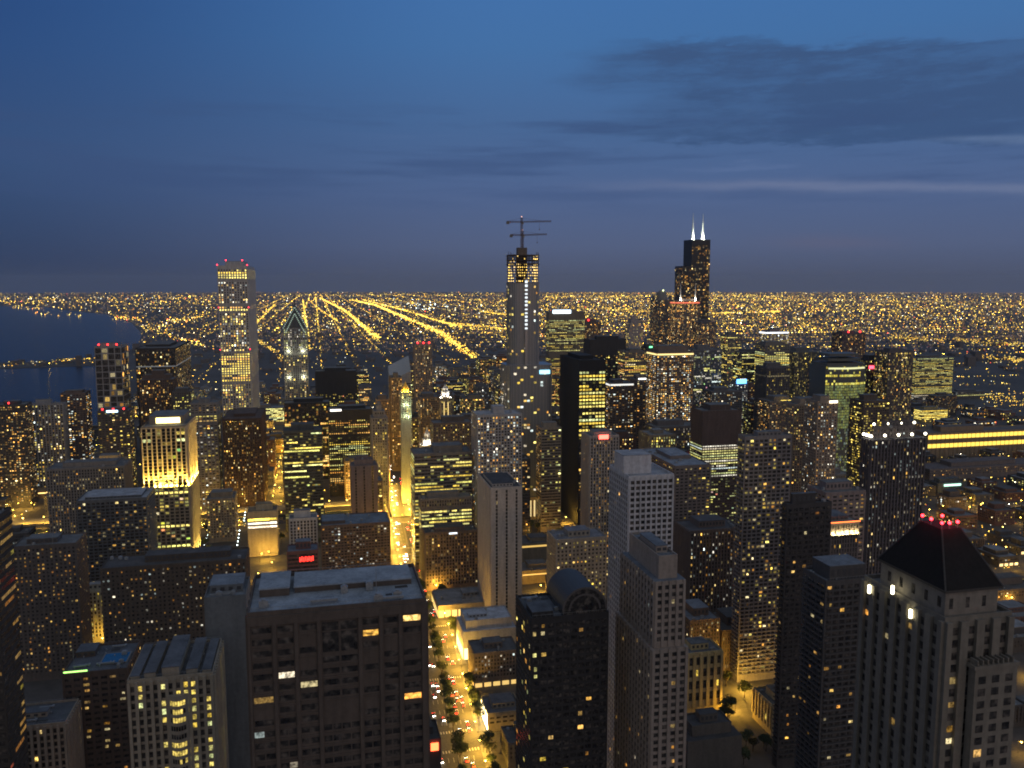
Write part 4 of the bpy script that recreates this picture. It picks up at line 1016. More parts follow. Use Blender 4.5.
m = MB(); m.box(tb[0] + w * .25, tb[0] + w * .78, tb[2] + (tb[3] - tb[2]) * .3 - .3, tb[2] + (tb[3] - tb[2]) * .3 - .1, top + hu + 1.2, top + hu + 7.2)
m.build('crown_light', glow('crown_gold', (1, .78, .28), 5.0, 'AUTO'), rt)
for i in range(9):
    floodlight(rt, (bx[0] + .8 + (w - 1.6) * i / 8, bx[2] - .5, top + .1), 34000, (1, .68, .11), 1.0, .4)
    floodlight(rt, (bx[0] + 2.5 + (w - 5) * i / 8, bx[2] - 1.6, top + .1), 420000, (1, .62, .10), .5, .4, (40, (0, .06, 1)))
for i in range(1, 6):
    floodlight(rt, (bx[1] + .5, bx[2] + dep * i / 5.5, top + .1), 34000, (1, .68, .11), 1.0, .4)
    floodlight(rt, (bx[1] + 1.6, bx[2] + dep * (i - .5) / 5.5, top + .1), 420000, (1, .62, .10), .5, .4, (40, (-.06, 0, 1)))
m = MB(); m.box(bx[0] - .3, bx[1] + 2.0, bx[2] - 2.0, bx[2] - .02, top - .6, top + .08); m.box(bx[1] + .02, bx[1] + 2.0, bx[2] - .02, bx[3], top - .6, top + .08); m.build('ledge', wallmat(TAN), rt)
for i in range(5): floodlight(rt, (bx[1] + 3.5, bx[2] + dep * (i + .5) / 5, .2), 320000, (1, .66, .12), .7, .5, (50, (-.06, 0, 1)))

# tall pale tower with red corner lights
rt, bx, top, w, dep = B(T, 'tallest pale tower with white vertical ribs and golden top band, red corner lights', 217, 247, 266, 1490, side=254.5, col=(.46, .45, .45), pal='Y', bay=4.4, fl=4.2, proud=1.3, ww=.5, wh=.66, k=1.9,
      zones=[(0, .012, 'blank', ('r', 0), 'Y'), (.012, .075, 'pier', ('o', 1, 1.0), 'Y'), (.075, .2, 'pier', ('r', .22), 'WX'), (.2, .235, 'pier', ('o', 1, .95), 'YO'), (.235, .44, 'pier', ('r', .42), 'WYX'),
             (.44, .6, 'pier', ('o', 1, .85), 'YW'), (.6, .74, 'pier', ('r', .45), 'YW'), (.74, .82, 'pier', ('o', .9, .8), 'Y'), (.82, 1, 'pier', ('r', .3), 'WY')],
      pent=[(.2, .8, .2, .8, 9)], clutter=0)
for (fx, fz) in ((0, 0), (1, 0), (.22, 9), (.78, 9)):
    beacon(rt, (bx[0] + w * fx, bx[2] + (1 if fz == 0 else dep * .22), top + fz), (1, .03, .05), 1.1, 8)
for q in (.215, .43):
    for fx in (0, 1): beacon(rt, (bx[0] + w * fx, bx[2] - .9, top * (1 - q)), (1, .03, .05), 1.0, 6)

# pointed glass tower with chevron gables
c, w, dep, H = place(283, 307, 328, 1500, 40)
rt = empty(T, c, THETA, 'pointed grey tower with chevron gables of white dots and a spire', 'building'); cw, cs = to_city(c); FOOT.append((cw - w / 2, cw + w / 2, cs - dep / 2, cs + dep / 2, H, 'pointed'))
bx = (-w / 2, w / 2, -dep / 2, dep / 2); m = MB(); m.box(*bx, 0, H); wins = []
for f in 'NEW':
    facade(m, wins, random.Random(8), f, bx, 5, H * .80, 'pier', ('r', .22), 'YW', 1.7, 1500, 3.6, 3.8, True, .5, .6, .8)
    facade(m, wins, random.Random(9), f, bx, H * .82, H - 1, 'pier', ('r', .5), 'GX', 1.0, 1500, 3.6, 3.8, True, .5, .6, .8)
m.build('wall', wallmat((.27, .28, .29)), rt)
emit_windows(rt, wins, False)
H2 = at_depth(295, 308, 1500).z; H3 = at_depth(295, 293, 1500).z
m = MB(); sq = [(bx[0], bx[2]), (bx[1], bx[2]), (bx[1], bx[3]), (bx[0], bx[3])]
m.prism([(x * .96, y * .96) for x, y in sq], H, H + (H2 - H) * .8, 0, [(x * .26, y * .26) for x, y in sq]); m.prism([(x * .26, y * .26) for x, y in sq], H + (H2 - H) * .8 + .02, H2 + 6, 0, [(x * .08, y * .08) for x, y in sq])
m.build('pyramid_roof', plain('grey_slate', (.05, .06, .07), .4), rt)
m = MB(); m.bar((0, 0, H2 + 6), (0, 0, H3), 1.2, 0, 6, .3); m.build('spire', plain('grey_slate', (.05, .06, .07), .4), rt)
m = MB()
for s in (-1, 1):
    for row in range(2):
        for i in range(12):
            t2 = i / 11; x = s * (w / 2 - .4) * (1 - t2 * .96) * (1 - .22 * row); z = H - row * 7 + (H2 - H) * t2 * (1 - .12 * row); y = bx[2] - .6
            m.box(x - .75, x + .75, y - .6, y, z - .75, z + .75)
m.build('gable_light', glow('gable_white', (.70, .95, .75), .55), rt)
m = MB()
for s in (-1, 1):
    m.face([(s * w / 2, bx[2] - .3, H), (0, bx[2] - .3, H2), (0, bx[2] - .3, H)] if s < 0 else [(s * w / 2, bx[2] - .3, H), (0, bx[2] - .3, H), (0, bx[2] - .3, H2)])
m.prism([(bx[0], bx[2] - .2), (bx[1], bx[2] - .2), (bx[1], bx[2] + 1), (bx[0], bx[2] + 1)], H, H + .5)
m.build('gable', wallmat((.09, .10, .11)), rt)
for z in (H * .82, H * .62): 
    for fx in (-.3, .3): floodlight(rt, (w * fx, bx[2] - 3.5, z), 4500, (1, .95, .6), .6, 1.0)

# rounded glass tower under construction
def roundrect(w, dp, r, n=5):
    P = []
    for (cx3, cy3, a0) in ((w / 2 - r, -dp / 2 + r, -pi / 2), (w / 2 - r, dp / 2 - r, 0), (-w / 2 + r, dp / 2 - r, pi / 2), (-w / 2 + r, -dp / 2 + r, pi)):
        for k2 in range(n + 1): P.append((cx3 + r * cos(a0 + pi / 2 * k2 / n), cy3 + r * sin(a0 + pi / 2 * k2 / n)))
    return P
c, w, dep, Hm = place(511, 540.5, 283, 1110, 34)
rt = empty(T, c, THETA, 'rounded glass tower under construction with lit raw upper floors and cranes', 'building'); cw, cs = to_city(c); FOOT.append((cw - w / 2, cw + w / 2, cs - dep / 2, cs + dep / 2, Hm, 'construction'))
Hl = at_depth(503, 365, 1110).z; Ht = at_depth(511, 255, 1110).z; Hc = at_depth(511, 250, 1110).z
M_STEEL, t, b = principled('blue_glass'); b.inputs['Base Color'].default_value = (.22, .25, .28, 1); b.inputs['Roughness'].default_value = .32; b.inputs['Metallic'].default_value = .35
def roundtower(name, w, dp, r, z0, z1, off, lit, rng, fl=4.0):
    P = [(x + off[0], y + off[1]) for x, y in roundrect(w, dp, r)]; m = MB(); m.prism(P, z0, z1, 0); wn = MB(); n = len(P)
    for k2 in range(n):
        (xa, ya), (xb, yb) = P[k2], P[(k2 + 1) % n]
        nx, ny = yb - ya, -(xb - xa); L = sqrt(nx * nx + ny * ny)
        if ny > .3 * L: continue
        nx, ny = nx / L * .1, ny / L * .1; nb = max(1, round(L / 4.5))
        for i in range(nb):
            for f in range(int((z1 - z0) / fl)):
                z = z0 + f * fl + .6; u0, u1 = (i + .12) / nb, (i + .88) / nb
                q = [(xa + (xb - xa) * u + nx, ya + (yb - ya) * u + ny) for u in (u0, u1)]
                cl = None
                if rng.random() < lit:
                    b2 = 1.5 * min(2, math.exp(rng.gauss(-.5, .6))); cl = tuple(v * b2 for v in pick(rng, 'WYX'))
                if cl: wn.face([(q[0][0], q[0][1], z), (q[1][0], q[1][1], z), (q[1][0], q[1][1], z + 2.6), (q[0][0], q[0][1], z + 2.6)], 0, cl)
            p = (xa + (xb - xa) * i / nb, ya + (yb - ya) * i / nb); m.bar((p[0] + nx, p[1] + ny, z0), (p[0] + nx, p[1] + ny, z1), .35, 1, 4)
    for f in range(0, int((z1 - z0) / fl), 1):
        pass
    m.build(name, [M_STEEL, plain('mullion_steel', (.33, .35, .37), .35, .6)], rt); wn.build('window', M_LIT, rt, stuff=True)
    return P
rg = random.Random(21)
roundtower('glass_wall', w, dep, 9, Hl, Hm, (0, 0), .05, rg)
wl = w * 47 / 29.5
roundtower('lower_glass_wall', wl, dep + 12, 9, 30, Hl, (w * .12, 0), .10, rg)
m = MB(); m.prism([(x * 1.02 + w * .14, y * 1.02) for x, y in roundrect(wl * 1.12, dep + 16, 8)], 0, 30); m.build('podium', wallmat((.3, .25, .18)), rt)
m = MB()
for i in range(12):
    x = -wl * .35 + i * wl * .085 + w * .12; m = MB(); m.box(x, x + 1.9, -dep / 2 - 8.8, -dep / 2 - 8.4, 4, 26); m.build('lit_bay', glow('colonnade', (1, .78, .36), .9, 'AUTO'), rt)
P = roundrect(w * 1.0, dep, 9); nfl = 10; fz = (Ht - Hm) / nfl
m = MB()
for i in range(nfl + 1): m.prism([(x * (1.03 if i in (0, nfl - 1) else 1.0), y * (1.03 if i in (0, nfl - 1) else 1.0)) for x, y in P], Hm + i * fz + .05, Hm + i * fz + .65)
for i in range(nfl):
    for (x, y) in P[::2]: m.bar((x * .93, y * .93, Hm + i * fz + .65), (x * .93, y * .93, Hm + (i + 1) * fz + .05), .5, 0, 4)
m.box(-w * .16, w * .16, dep * .05, dep * .3, Hm, Hc + 4)
m.build('raw_floors', wallmat((.17, .13, .10)), rt)
m = MB()
for i in range(nfl):
    for k2 in range(len(P)):
        x, y = P[k2]
        if y > dep * .3: continue
        if k2 % 6 == 5:                                # along the flat sides as well
            for q2 in range(1, 7):
                x9, y9 = P[(k2 + 1) % len(P)]; f9 = q2 / 7; xx, yy = x + (x9 - x) * f9, y + (y9 - y) * f9
                if yy < dep * .2 and rg.random() < (.6 if i <= 6 else .12): b2 = rg.uniform(.4, 2.6); m.octa((xx * .9, yy * .9, Hm + i * fz + fz * .7), .7, tuple(v * b2 * 2 for v in (1, .64, .12)))
        if rg.random() < (.7 if i <= 6 else .2):
            b2 = rg.uniform(.5, 2.2); m.octa((x * .88 + rg.uniform(-1, 1), y * .88, Hm + i * fz + fz * .72), .75, tuple(v * b2 * 2.2 for v in (1, .66, .2)))
m.build('work_light', M_LAMPS, rt, stuff=True)
m = MB()
for i in range(26):
    a = 2 * pi * i / 26; m.bar((w * .53 * cos(a), dep * .53 * sin(a), Ht - 14), (w * .53 * cos(a), dep * .53 * sin(a), Ht + rg.uniform(1, 5)), .3, 0, 4)
for z in (Ht - 12, Ht - 6, Ht - 1): m.prism([(x * 1.06, y * 1.06) for x, y in P], z, z + .4)
m.build('scaffold', plain('scaffold_steel', (.10, .07, .055), .7), rt)
m = MB(); m.box(-1.6, 1.6, -dep / 2 - 2.6, -dep / 2 - .5, Hl, Hm + 6); m.build('hoist_mast', plain('mullion_steel', (.33, .35, .37), .35, .6), rt)
m = MB()
for z in range(int(Hm - 60), int(Hm + 2), 5): m.box(-1.7, 1.7, -dep / 2 - 2.9, -dep / 2 - 2.62, z, z + 2.8 + rg.uniform(-1.2, .4))
m.build('hoist_light', glow('hoist_white', (.85, .95, 1), 1.3), rt, stuff=True)
m = MB(); m.box(w * .12 + wl * .2, w * .12 + wl * .42, -dep / 2 - 7, -dep / 2 - 6.6, Hl - 12, Hl - 7); m.build('sign', glow('blue_sign', (.35, .8, 1), 2.5), rt)
def lattice(m, a, b, r, n, mi=0, th=.22):
    a = Vector(a); b = Vector(b); d = (b - a).normalized(); u = d.orthogonal().normalized(); v = d.cross(u)
    cs2 = [(u + v) * r, (u - v) * r, (-u - v) * r, (v - u) * r]
    for q in cs2: m.bar(a + q, b + q, th, mi, 4)
    for i in range(n):
        p0, p1 = a.lerp(b, i / n), a.lerp(b, (i + 1) / n)
        for k2 in range(4): m.bar(p0 + cs2[k2], p1 + cs2[(k2 + 1) % 4], th * .6, mi, 4)
MC = plain('crane_steel', (.13, .07, .045), .6)
def crane(base, zt, jl, cl, rot, label):
    r2 = empty('tower_crane', (base.x, base.y, base.z), rot, label, 'crane'); h = zt - base.z
    m = MB(); lattice(m, (0, 0, 0), (0, 0, h + 5), 1.0, 14, 0, .3); m.build('mast', MC, r2)
    m = MB(); lattice(m, (0, 0, h), (jl, 0, h + 1), .7, 18, 0, .2); m.bar((0, 0, h + 5), (jl * .7, 0, h + 1.5), .15, 0, 4); m.build('jib', MC, r2)
    m = MB(); lattice(m, (0, 0, h), (-cl, 0, h), .7, 6, 0, .22); m.bar((0, 0, h + 5), (-cl, 0, h + .5), .15, 0, 4); cj = m.build('counter_jib', MC, r2)
    m = MB(); m.box(-cl - 1, -cl + 3, -1.2, 1.2, h - 3, h + .6); m.build('counterweight', plain('concrete_weight', (.18, .17, .16), .9), cj)
    m = MB(); m.box(.4, 2.6, -1, 1, h - 3, h - .6); m.build('cab', plain('cab_paint', (.2, .18, .15), .5), r2)
    m = MB(); m.bar((jl * .6, 0, h), (jl * .6, 0, h - 9), .15, 0, 4); m.box(jl * .6 - .5, jl * .6 + .5, -.5, .5, h - 10.5, h - 9); m.build('hook_block', MC, r2)
    beacon(r2, (0, 0, h + 5), (1, .5, .3), .6, 2.5)
pz = at_depth(524, 221, 1112).z; pz2 = at_depth(524, 234, 1112).z
q = c + EWV * (-w * .06) - ESV * (dep * .1); crane(Vector((q.x, q.y, Hc + 4.1)), pz, 39, 19, .08, 'taller rusty tower crane on top of the unfinished round tower')
q = c + EWV * (w * .02) + ESV * (dep * .12); crane(Vector((q.x, q.y, Hc + 4.1)), pz2, 32, 16, .02, 'lower rusty tower crane on top of the unfinished round tower')

# black stepped skyscraper with two antennas
c, w, dep, H = place(692, 710.5, 239.5, 2390, 54)
rt = empty(T, c, THETA, 'black stepped skyscraper with two white-lit antennas, highest on the skyline', 'building'); cw, cs = to_city(c); FOOT.append((cw - w / 2, cw + w / 2, cs - dep / 2, cs + dep / 2, H, 'sears'))
H1 = at_depth(684, 266, 2390).z; wl2 = w * 8.3 / 18.5; M_BLK = wallmat((.022, .021, .022), .5)
m = MB(); m.box(-w / 2, w / 2, -dep / 2, dep / 2, 0, H); m.build('upper_tube', M_BLK, rt)
m = MB(); m.box(-w / 2 - wl2, -w / 2 - .02, -dep / 2, dep / 2, 0, H1); m.box(w / 2 + .02, w / 2 + 2, -dep / 4, dep / 2, 0, H * .62); m.build('lower_tube', M_BLK, rt)
wins = []; m = MB(); bb = (-w / 2, w / 2, -dep / 2, dep / 2); bl = (-w / 2 - wl2, -w / 2, -dep / 2, dep / 2)
facade(m, wins, random.Random(4), 'N', bb, 60, H - 14, 'glass', ('r', .06), 'WO', 1.1, 2390, 4.5, 4.2, False)
facade(m, wins, random.Random(14), 'N', bl, 60, H1 - 4, 'glass', ('r', .10), 'WO', 1.2, 2390, 4.5, 4.2, False)
facade(m, wins, random.Random(6), 'E', bl, 60, H1 - 4, 'glass', ('r', .05), 'WO', 1.1, 2390, 4.5, 4.2, False)
emit_windows(rt, wins, False)
m = MB()
for z0, z1 in ((H - 13, H - 3), (H1 - 12, H1 - 5)):
    x0 = -w / 2 if z0 > H1 else -w / 2 - wl2
    for i in range(7): m.box(x0 + .5, (w / 2 if z0 > H1 else -w / 2) - .5, -dep / 2 - .15, -dep / 2 - .05, z0 + i * (z1 - z0) / 7, z0 + i * (z1 - z0) / 7 + .6)
m.build('louvre_band', plain('louvre_metal', (.05, .05, .055), .6), rt)
for x in (-w * .24, w * .3):
    zt = at_depth(700, 212.5, 2390).z; y0 = 0
    m = MB(); m.bar((x, y0, H), (x, y0, H + 22), 4.2, 0, 8, 3.2); m.bar((x, y0, H + 22), (x, y0, H + 48), 2.4, 0, 8, 1.6); m.bar((x, y0, H + 48), (x, y0, zt), 1.1, 0, 6, .4)
    m.build('antenna', plain('white_metal', (.75, .75, .72), .5), rt)
    floodlight(rt, (x, y0 - 12, H + .2), 75000, (.93, 1, .8), 1.0, 1.5); floodlight(rt, (x + 9, y0 - 8, H + .2), 60000, (.93, 1, .8), 1.0, 1.5)
# round-crowned tower beside it
rt, bx, top, w, dep = B(T, 'tower with a round drum crown standing left of the twin-antenna skyscraper', 657, 673, 300, 2250, 44, col=(.125, .11, .105), st='pier', lit=('r', .13), pal='WO', pent=(), clutter=0)
m = MB(); m.bar((0, 0, top), (0, 0, top + 20), w * .3, 0, 16, w * .3); m.bar((0, 0, top + 20), (0, 0, top + 25), w * .22, 0, 16, w * .15); m.build('crown_drum', wallmat((.3, .3, .28)), rt)
for sx in (-1, 1):
    for sy in (-1, 1):
        m = MB(); m.bar((sx * w * .38, sy * dep * .38, top), (sx * w * .38, sy * dep * .38, top + 12), w * .09, 0, 8); m.build('corner_turret', wallmat((.2, .19, .18)), rt)
beacon(rt, (0, -w * .2, top + 22), (.9, 1, .5), 2.2, 3, 'crown_lamp')

# slanted-top white tower
c, w, dep, H = place(390, 411, 377, 1520, 40)
rt = empty(T, c, THETA, 'white tower with a steeply slanted diamond-shaped top', 'building'); cw, cs = to_city(c); FOOT.append((cw - w / 2, cw + w / 2, cs - dep / 2, cs + dep / 2, H, 'slanted'))
Hp = at_depth(410, 360, 1520).z; m = MB(); W2, D2 = w / 2, dep / 2
vb = [(-W2, -D2), (W2, -D2), (W2, D2), (-W2, D2)]; hz = [H - 6, H + 10, Hp + 4, H + 16]
for k2 in range(4):
    j = (k2 + 1) % 4; m.face([(vb[k2][0], vb[k2][1], 0), (vb[j][0], vb[j][1], 0), (vb[j][0], vb[j][1], hz[j]), (vb[k2][0], vb[k2][1], hz[k2])])
m.build('wall', wallmat((.46, .45, .46)), rt)
m = MB(); m.face([(vb[0][0], vb[0][1], hz[0]), (vb[1][0], vb[1][1], hz[1]), (vb[2][0], vb[2][1], hz[2])]); m.face([(vb[0][0], vb[0][1], hz[0]), (vb[2][0], vb[2][1], hz[2]), (vb[3][0], vb[3][1], hz[3])])
m.build('slanted_roof', plain('roof_glass', (.42, .44, .47), .25), rt)
wins = []; m = MB(); facade(m, wins, random.Random(2), 'N', (-W2, W2, -D2, D2), 5, H - 10, 'band', ('r', .05), 'W', 1.3, 1520, 4, 4, True); emit_windows(rt, wins, False)

# gold-tipped slim tower
rt, bx, top, w, dep = B(T, 'slim pale green-lit tower with a glowing gold tip', 401, 411, 393, 1190, 15, col=(.40, .44, .36), st='pier', lit=('r', .1), pal='Y', pent=(), clutter=0, proud=.7, base=120)
m = MB(); m.bar((0, 0, top), (0, 0, top + 6), w * .36, 0, 8, w * .33); m.bar((0, 0, top + 6), (0, 0, top + 15), w * .33, 0, 8, .3); m.build('gold_tip', plain('gold_leaf', (.8, .5, .08), .4, .3), rt)
for x, y in ((-w * .45, bx[2] + 1), (w * .45, bx[2] + 1)): floodlight(rt, (x, y, top + .1), 9000, (1, .72, .2), .5, .5)
for z in (top - 18, top - 34): 
    for x in (-3, 3): floodlight(rt, (x, bx[2] - 4, z), 1800, (.9, 1, .6), .4, .5)
# white clock tower
rt, bx, top, w, dep = B(T, 'white floodlit clock tower with a stepped spire beside the avenue', 421, 435, 446, 1130, 18, col=(.7, .69, .65), st='pier', lit=('r', .05), pal='W', pent=(), clutter=0, proud=.5)
m = MB(); m.box(-w * .3, w * .3, -dep * .3, dep * .3, top + .03, top + 8); m.bar((0, 0, top + 8), (0, 0, top + 15), w * .22, 0, 8); m.bar((0, 0, top + 15), (0, 0, top + 21), w * .2, 0, 8, .3); m.bar((0, 0, top + 21), (0, 0, top + 25), .3, 0, 5, .1)
sp = m.build('spire', plain('white_terracotta', (.75, .74, .7), .6), rt)
m = MB(); m.bar((0, -dep * .3 - .02, top + 5), (0, -dep * .3 - .3, top + 5), 2.0, 0, 16); m.build('clock_face', glow('clock_glow', (1, .9, .6), 1.2), sp)
for x, y in ((-w * .42, bx[2] + .8), (w * .42, bx[2] + .8), (0, bx[2] + .8)): floodlight(rt, (x, y, top + .1), 7000, (1, .88, .68), .5, .5)
# octagonal white-crowned tower
rt, bx, top, w, dep = B(T, 'slender tower with a white-lit cupola and glowing vertical strips', 441, 451, 398, 1240, 15, col=(.34, .30, .24), st='pier', lit=('r', .1), pal='Y', pent=(), clutter=0, proud=.6)
m = MB(); m.bar((0, 0, top), (0, 0, top + 9), w * .4, 0, 8); m.bar((0, 0, top + 9), (0, 0, top + 14), w * .3, 0, 8); m.bar((0, 0, top + 14), (0, 0, top + 19), w * .26, 0, 8, .3); m.build('cupola', plain('white_terracotta', (.75, .74, .7), .6), rt)
for x, y in ((-w * .5, bx[2] - .4), (w * .5, bx[2] - .4)): floodlight(rt, (x, y, top + .1), 9000, (1, .92, .75), .5, .5)
m = MB()
for x in (-w * .2, w * .2): m.box(x - .5, x + .5, bx[2] - .3, bx[2] - .1, top - 58, top - 6)
m.build('lit_strip', glow('strip_gold', (1, .72, .25), 1.4), rt)
# curved green-lit glass building
c, w, dep, H = place(826, 866, 366, 1290, 44)
rt = empty(T, c, THETA, 'curved glass building with green-white lit grid and slanting roof bands', 'building'); cw, cs = to_city(c); FOOT.append((cw - w / 2, cw + w / 2, cs - dep / 2, cs + dep / 2, H, 'green glass'))
P = [(-w / 2 + w * k2 / 12, -dep / 2 - 7 * sin(pi * k2 / 12)) for k2 in range(13)] + [(w / 2, dep / 2), (-w / 2, dep / 2)]
m = MB(); m.prism(P, 0, H, 0); m.build('glass_wall', [plain('dark_wall', (.10, .11, .105), .5)], rt)
m = MB(); rg = random.Random(31)
for k2 in range(12):
    (xa, ya), (xb, yb) = P[k2], P[k2 + 1]
    for f in range(int(H / 4.2)):
        z = H - 4 - f * 4.2
        if z < 5: break
        fr = 1 - z / H
        if fr < .08: pr2, pal, bb = .1, 'Y', .8
        elif fr < .16: pr2, pal, bb = (.9 if f % 3 == 0 else .08), 'Y', 1.0
        elif fr < .52: pr2, pal, bb = .93, 'G', .24
        else: pr2, pal, bb = .5, 'GX', .2
        for h in (0, 1):
            if rg.random() > pr2: continue
            u0, u1 = h * .5 + .05, h * .5 + .45; b2 = bb * rg.uniform(.5, 1.4); cl = pick(rg, pal); cl = (cl[0] * b2 * .85, cl[1] * b2, cl[2] * b2 * .9)
            m.face([(xa + (xb - xa) * u0, ya + (yb - ya) * u0 - .12, z), (xa + (xb - xa) * u1, ya + (yb - ya) * u1 - .12, z), (xa + (xb - xa) * u1, ya + (yb - ya) * u1 - .12, z + 3.2), (xa + (xb - xa) * u0, ya + (yb - ya) * u0 - .12, z + 3.2)], 0, cl)
m.build('window', M_LIT, rt, stuff=True)
m = MB()
for i, z in enumerate((H + 2, H + 9, H + 16)): m.prism([(x * (.92 - .1 * i), y * (.9 - .1 * i)) for x, y in P], z - 2 + .02, z + 2)
m.build('roof', plain('dark_wall', (.10, .11, .105), .5), rt)
m = MB(); m.prism([(x * .9, y * .9 - 4.4) for x, y in P[:13]] + [(w * .44, -dep / 2 + 1), (-w * .44, -dep / 2 + 1)], H - 5, H - 2.5); m.build('light_band', glow('band_pale', (.95, .95, .5), 1.0), rt)
# long lit shed
rt, bx, top, w, dep = B(K, 'very long low building with two glowing yellow bands at the right edge', 928, 1095, 434, 1500, 40, col=(.3, .22, .14), st='blank', roof=(.16, .14, .13), pent=[(.1, .35, .3, .8, 9)], clutter=0)
m = MB()
for z in (top - 3, top - 19):
    m.box(bx[0], bx[1], bx[2] - .5, bx[2] - .1, z - 7.0, z)
m.build('light_band', glow('band_yellow', (1, .66, .10), 1.7, 'AUTO'), rt)
m = MB()
n = int(w / 9)
for i in range(n + 1):
    x = bx[0] + w * i / n; m.box(x - .35, x + .35, bx[2] - .9, bx[2] - .05, 0, top - .5)
m.build('column', wallmat((.3, .22, .14)), rt, stuff=True)
# ------------------------------------------------------------------ the blocks between: lower buildings on the street grid
def hits(w0, w1, s0, s1, gap=3.0):
    for (a, b2, c, d, h, _) in FOOT:
        if w0 < b2 + gap and w1 > a - gap and s0 < d + gap and s1 > c - gap: return True
    return False
def zone(x, d):
    if d < 1000:
        return ('near', 'on near streets left of the bright avenue', 'on near streets right of the bright avenue', 'on near streets by the pyramid-roofed tower')[1 + (x > 430) + (x > 760)]
    if x < 200: return 'on the flat shore near the lake'
    if x < 330: return 'around the tallest pale ribbed tower'
    if x < 500: return 'left of the tower under construction'
    if x < 640: return 'between the unfinished tower and twin-antenna skyscraper'
    if x < 790: return 'around the foot of the twin-antenna skyscraper'
    return 'among the flat streets on the far right'
TONES = [('brown', (.15, .115, .09)), ('grey', (.17, .165, .165)), ('dark', (.07, .066, .066)), ('tan', (.27, .225, .17)), ('brick', (.17, .09, .065))]
rf = random.Random(77)
nfill = 0
cells = []
for s in list(range(380, 1250, 54)) + list(range(1250, 2650, 62)):
    for w in range(-640, 1620, 58): cells.append((s, w))
for (s, w) in cells:
    ww, dd = rf.uniform(26, 46), rf.uniform(24, 40)
    cw, cs = w + rf.uniform(-5, 5), s + rf.uniform(-4, 4)
    w0, w1, s0, s1 = cw - ww / 2, cw + ww / 2, cs - dd / 2, cs + dd / 2
    if any(a < w1 and b2 > w0 for a, b2 in ((n - 9, n + 9) for n in NS)):
        sh = min(((n - 10 - w1, n + 10 - w0) for n in NS if n - 9 < w1 and n + 9 > w0), key=lambda q: min(abs(q[0]), abs(q[1])))
        sh = sh[0] if abs(sh[0]) < abs(sh[1]) else sh[1]; w0 += sh; w1 += sh
    if any(n - 9 < s1 and n + 9 > s0 for n in EW):
        sh = min(((n - 10 - s1, n + 10 - s0) for n in EW if n - 9 < s1 and n + 9 > s0), key=lambda q: min(abs(q[0]), abs(q[1])))
        sh = sh[0] if abs(sh[0]) < abs(sh[1]) else sh[1]; s0 += sh; s1 += sh
    if abs(ave_w(cs) - (w0 + w1) / 2) < 25 + ww / 2: continue
    if any(n - 8 < w1 and n + 8 > w0 for n in NS) or any(n - 8 < s1 and n + 8 > s0 for n in EW): continue
    if 1120 < s1 and s0 < 1215 and w0 < 900: continue              # the river and its quay
    if hits(w0, w1, s0, s1): continue
    c = city((w0 + w1) / 2, (s0 + s1) / 2); x, y, dp = to_px((c.x, c.y, 20)); d = c.y
    if x < -25 or x > 1050 or y > 800: continue
    if wet(c): continue
    r = rf.random()
    if d < 1000: H = rf.uniform(9, 26) if x < 760 else rf.uniform(7, 16)
    elif x < 200: H = rf.uniform(10, 30)
    elif x < 330: H = rf.uniform(20, 70) if d < 1700 else rf.uniform(10, 30)
    elif x < 800: H = rf.uniform(35, 110) if r < .75 else rf.uniform(90, 135)
    elif x < 880: H = rf.uniform(15, 60)
    else: H = rf.uniform(7, 20)
    if d > 2300: H *= .6
    if 200 < x < 330 and 860 < d < 1010: continue                  # plaza with strings of lamps
    vis = 0
    for (a, b2) in ((w0, s0), (w1, s0), (w0, s1), (w1, s1), ((w0 + w1) / 2, s0)):
        for hh in (H, H * .6): vis += seen(city(a, b2, hh + .5))
    if vis < 2: continue
    if nfill >= 260: break
    tn, colr = TONES[rf.choice([0, 2, 2, 4]) if x > 840 else rf.randrange(5)]; z = zone(x, d)
    litp = rf.choice([.05, .12, .2]); lt = {.05: 'few', .12: 'some', .2: 'many'}[litp]
    kind = 'low' if H < 30 else ('mid-rise' if H < 70 else 'tall')
    lab = f'{kind} {tn} block with {lt} lit windows {z}'
    root = empty(K if H < 40 else T, c, THETA, lab, 'building', f'{kind} {tn} blocks {z}'); nfill += 1
    FOOT.append((w0, w1, s0, s1, H, lab + str(nfill)))
    bx = (-(w1 - w0) / 2, (w1 - w0) / 2, -(s1 - s0) / 2, (s1 - s0) / 2)
    m = MB(); m.box(*bx, 0, H); wins = []
    st = rf.choice(['grid', 'grid', 'pier', 'band'])
    office = d > 1150 and 300 < x < 830 and rf.random() < .45
    for f in faces_for(c):
        facade(m, wins, rf, f, bx, 4, H, st, ('o', .55, .55) if office else ('r', litp), rf.choice(['WY', 'YG', 'WO', 'WX', 'YO']), .8 + d / 1500, d, None, None, d < 1900)
    m.build('wall', wallmat(colr), root); emit_windows(root, wins, False)
    g2 = rf.uniform(.08, .26); add_roof(root, rf, bx, H, (g2, g2 * 1.02, g2 * 1.06), wallmat(colr), d, 1.0)
    if d < 1000 and rf.random() < .5:
        nn = max(2, int((bx[1] - bx[0]) / 6))
        for i in range(nn): m2 = MB(); slab_on(m2, 'N', *bx, bx[0] + (bx[1] - bx[0]) * (i + .15) / nn, bx[0] + (bx[1] - bx[0]) * (i + .85) / nn, .6, 3.6, .12, -.05); m2.build('shop_window', glow('shop_light_dim', (1, .7, .3), 1.6), root)

for i, (root, wins, near) in enumerate(PENDING): make_windows(root, wins, near)

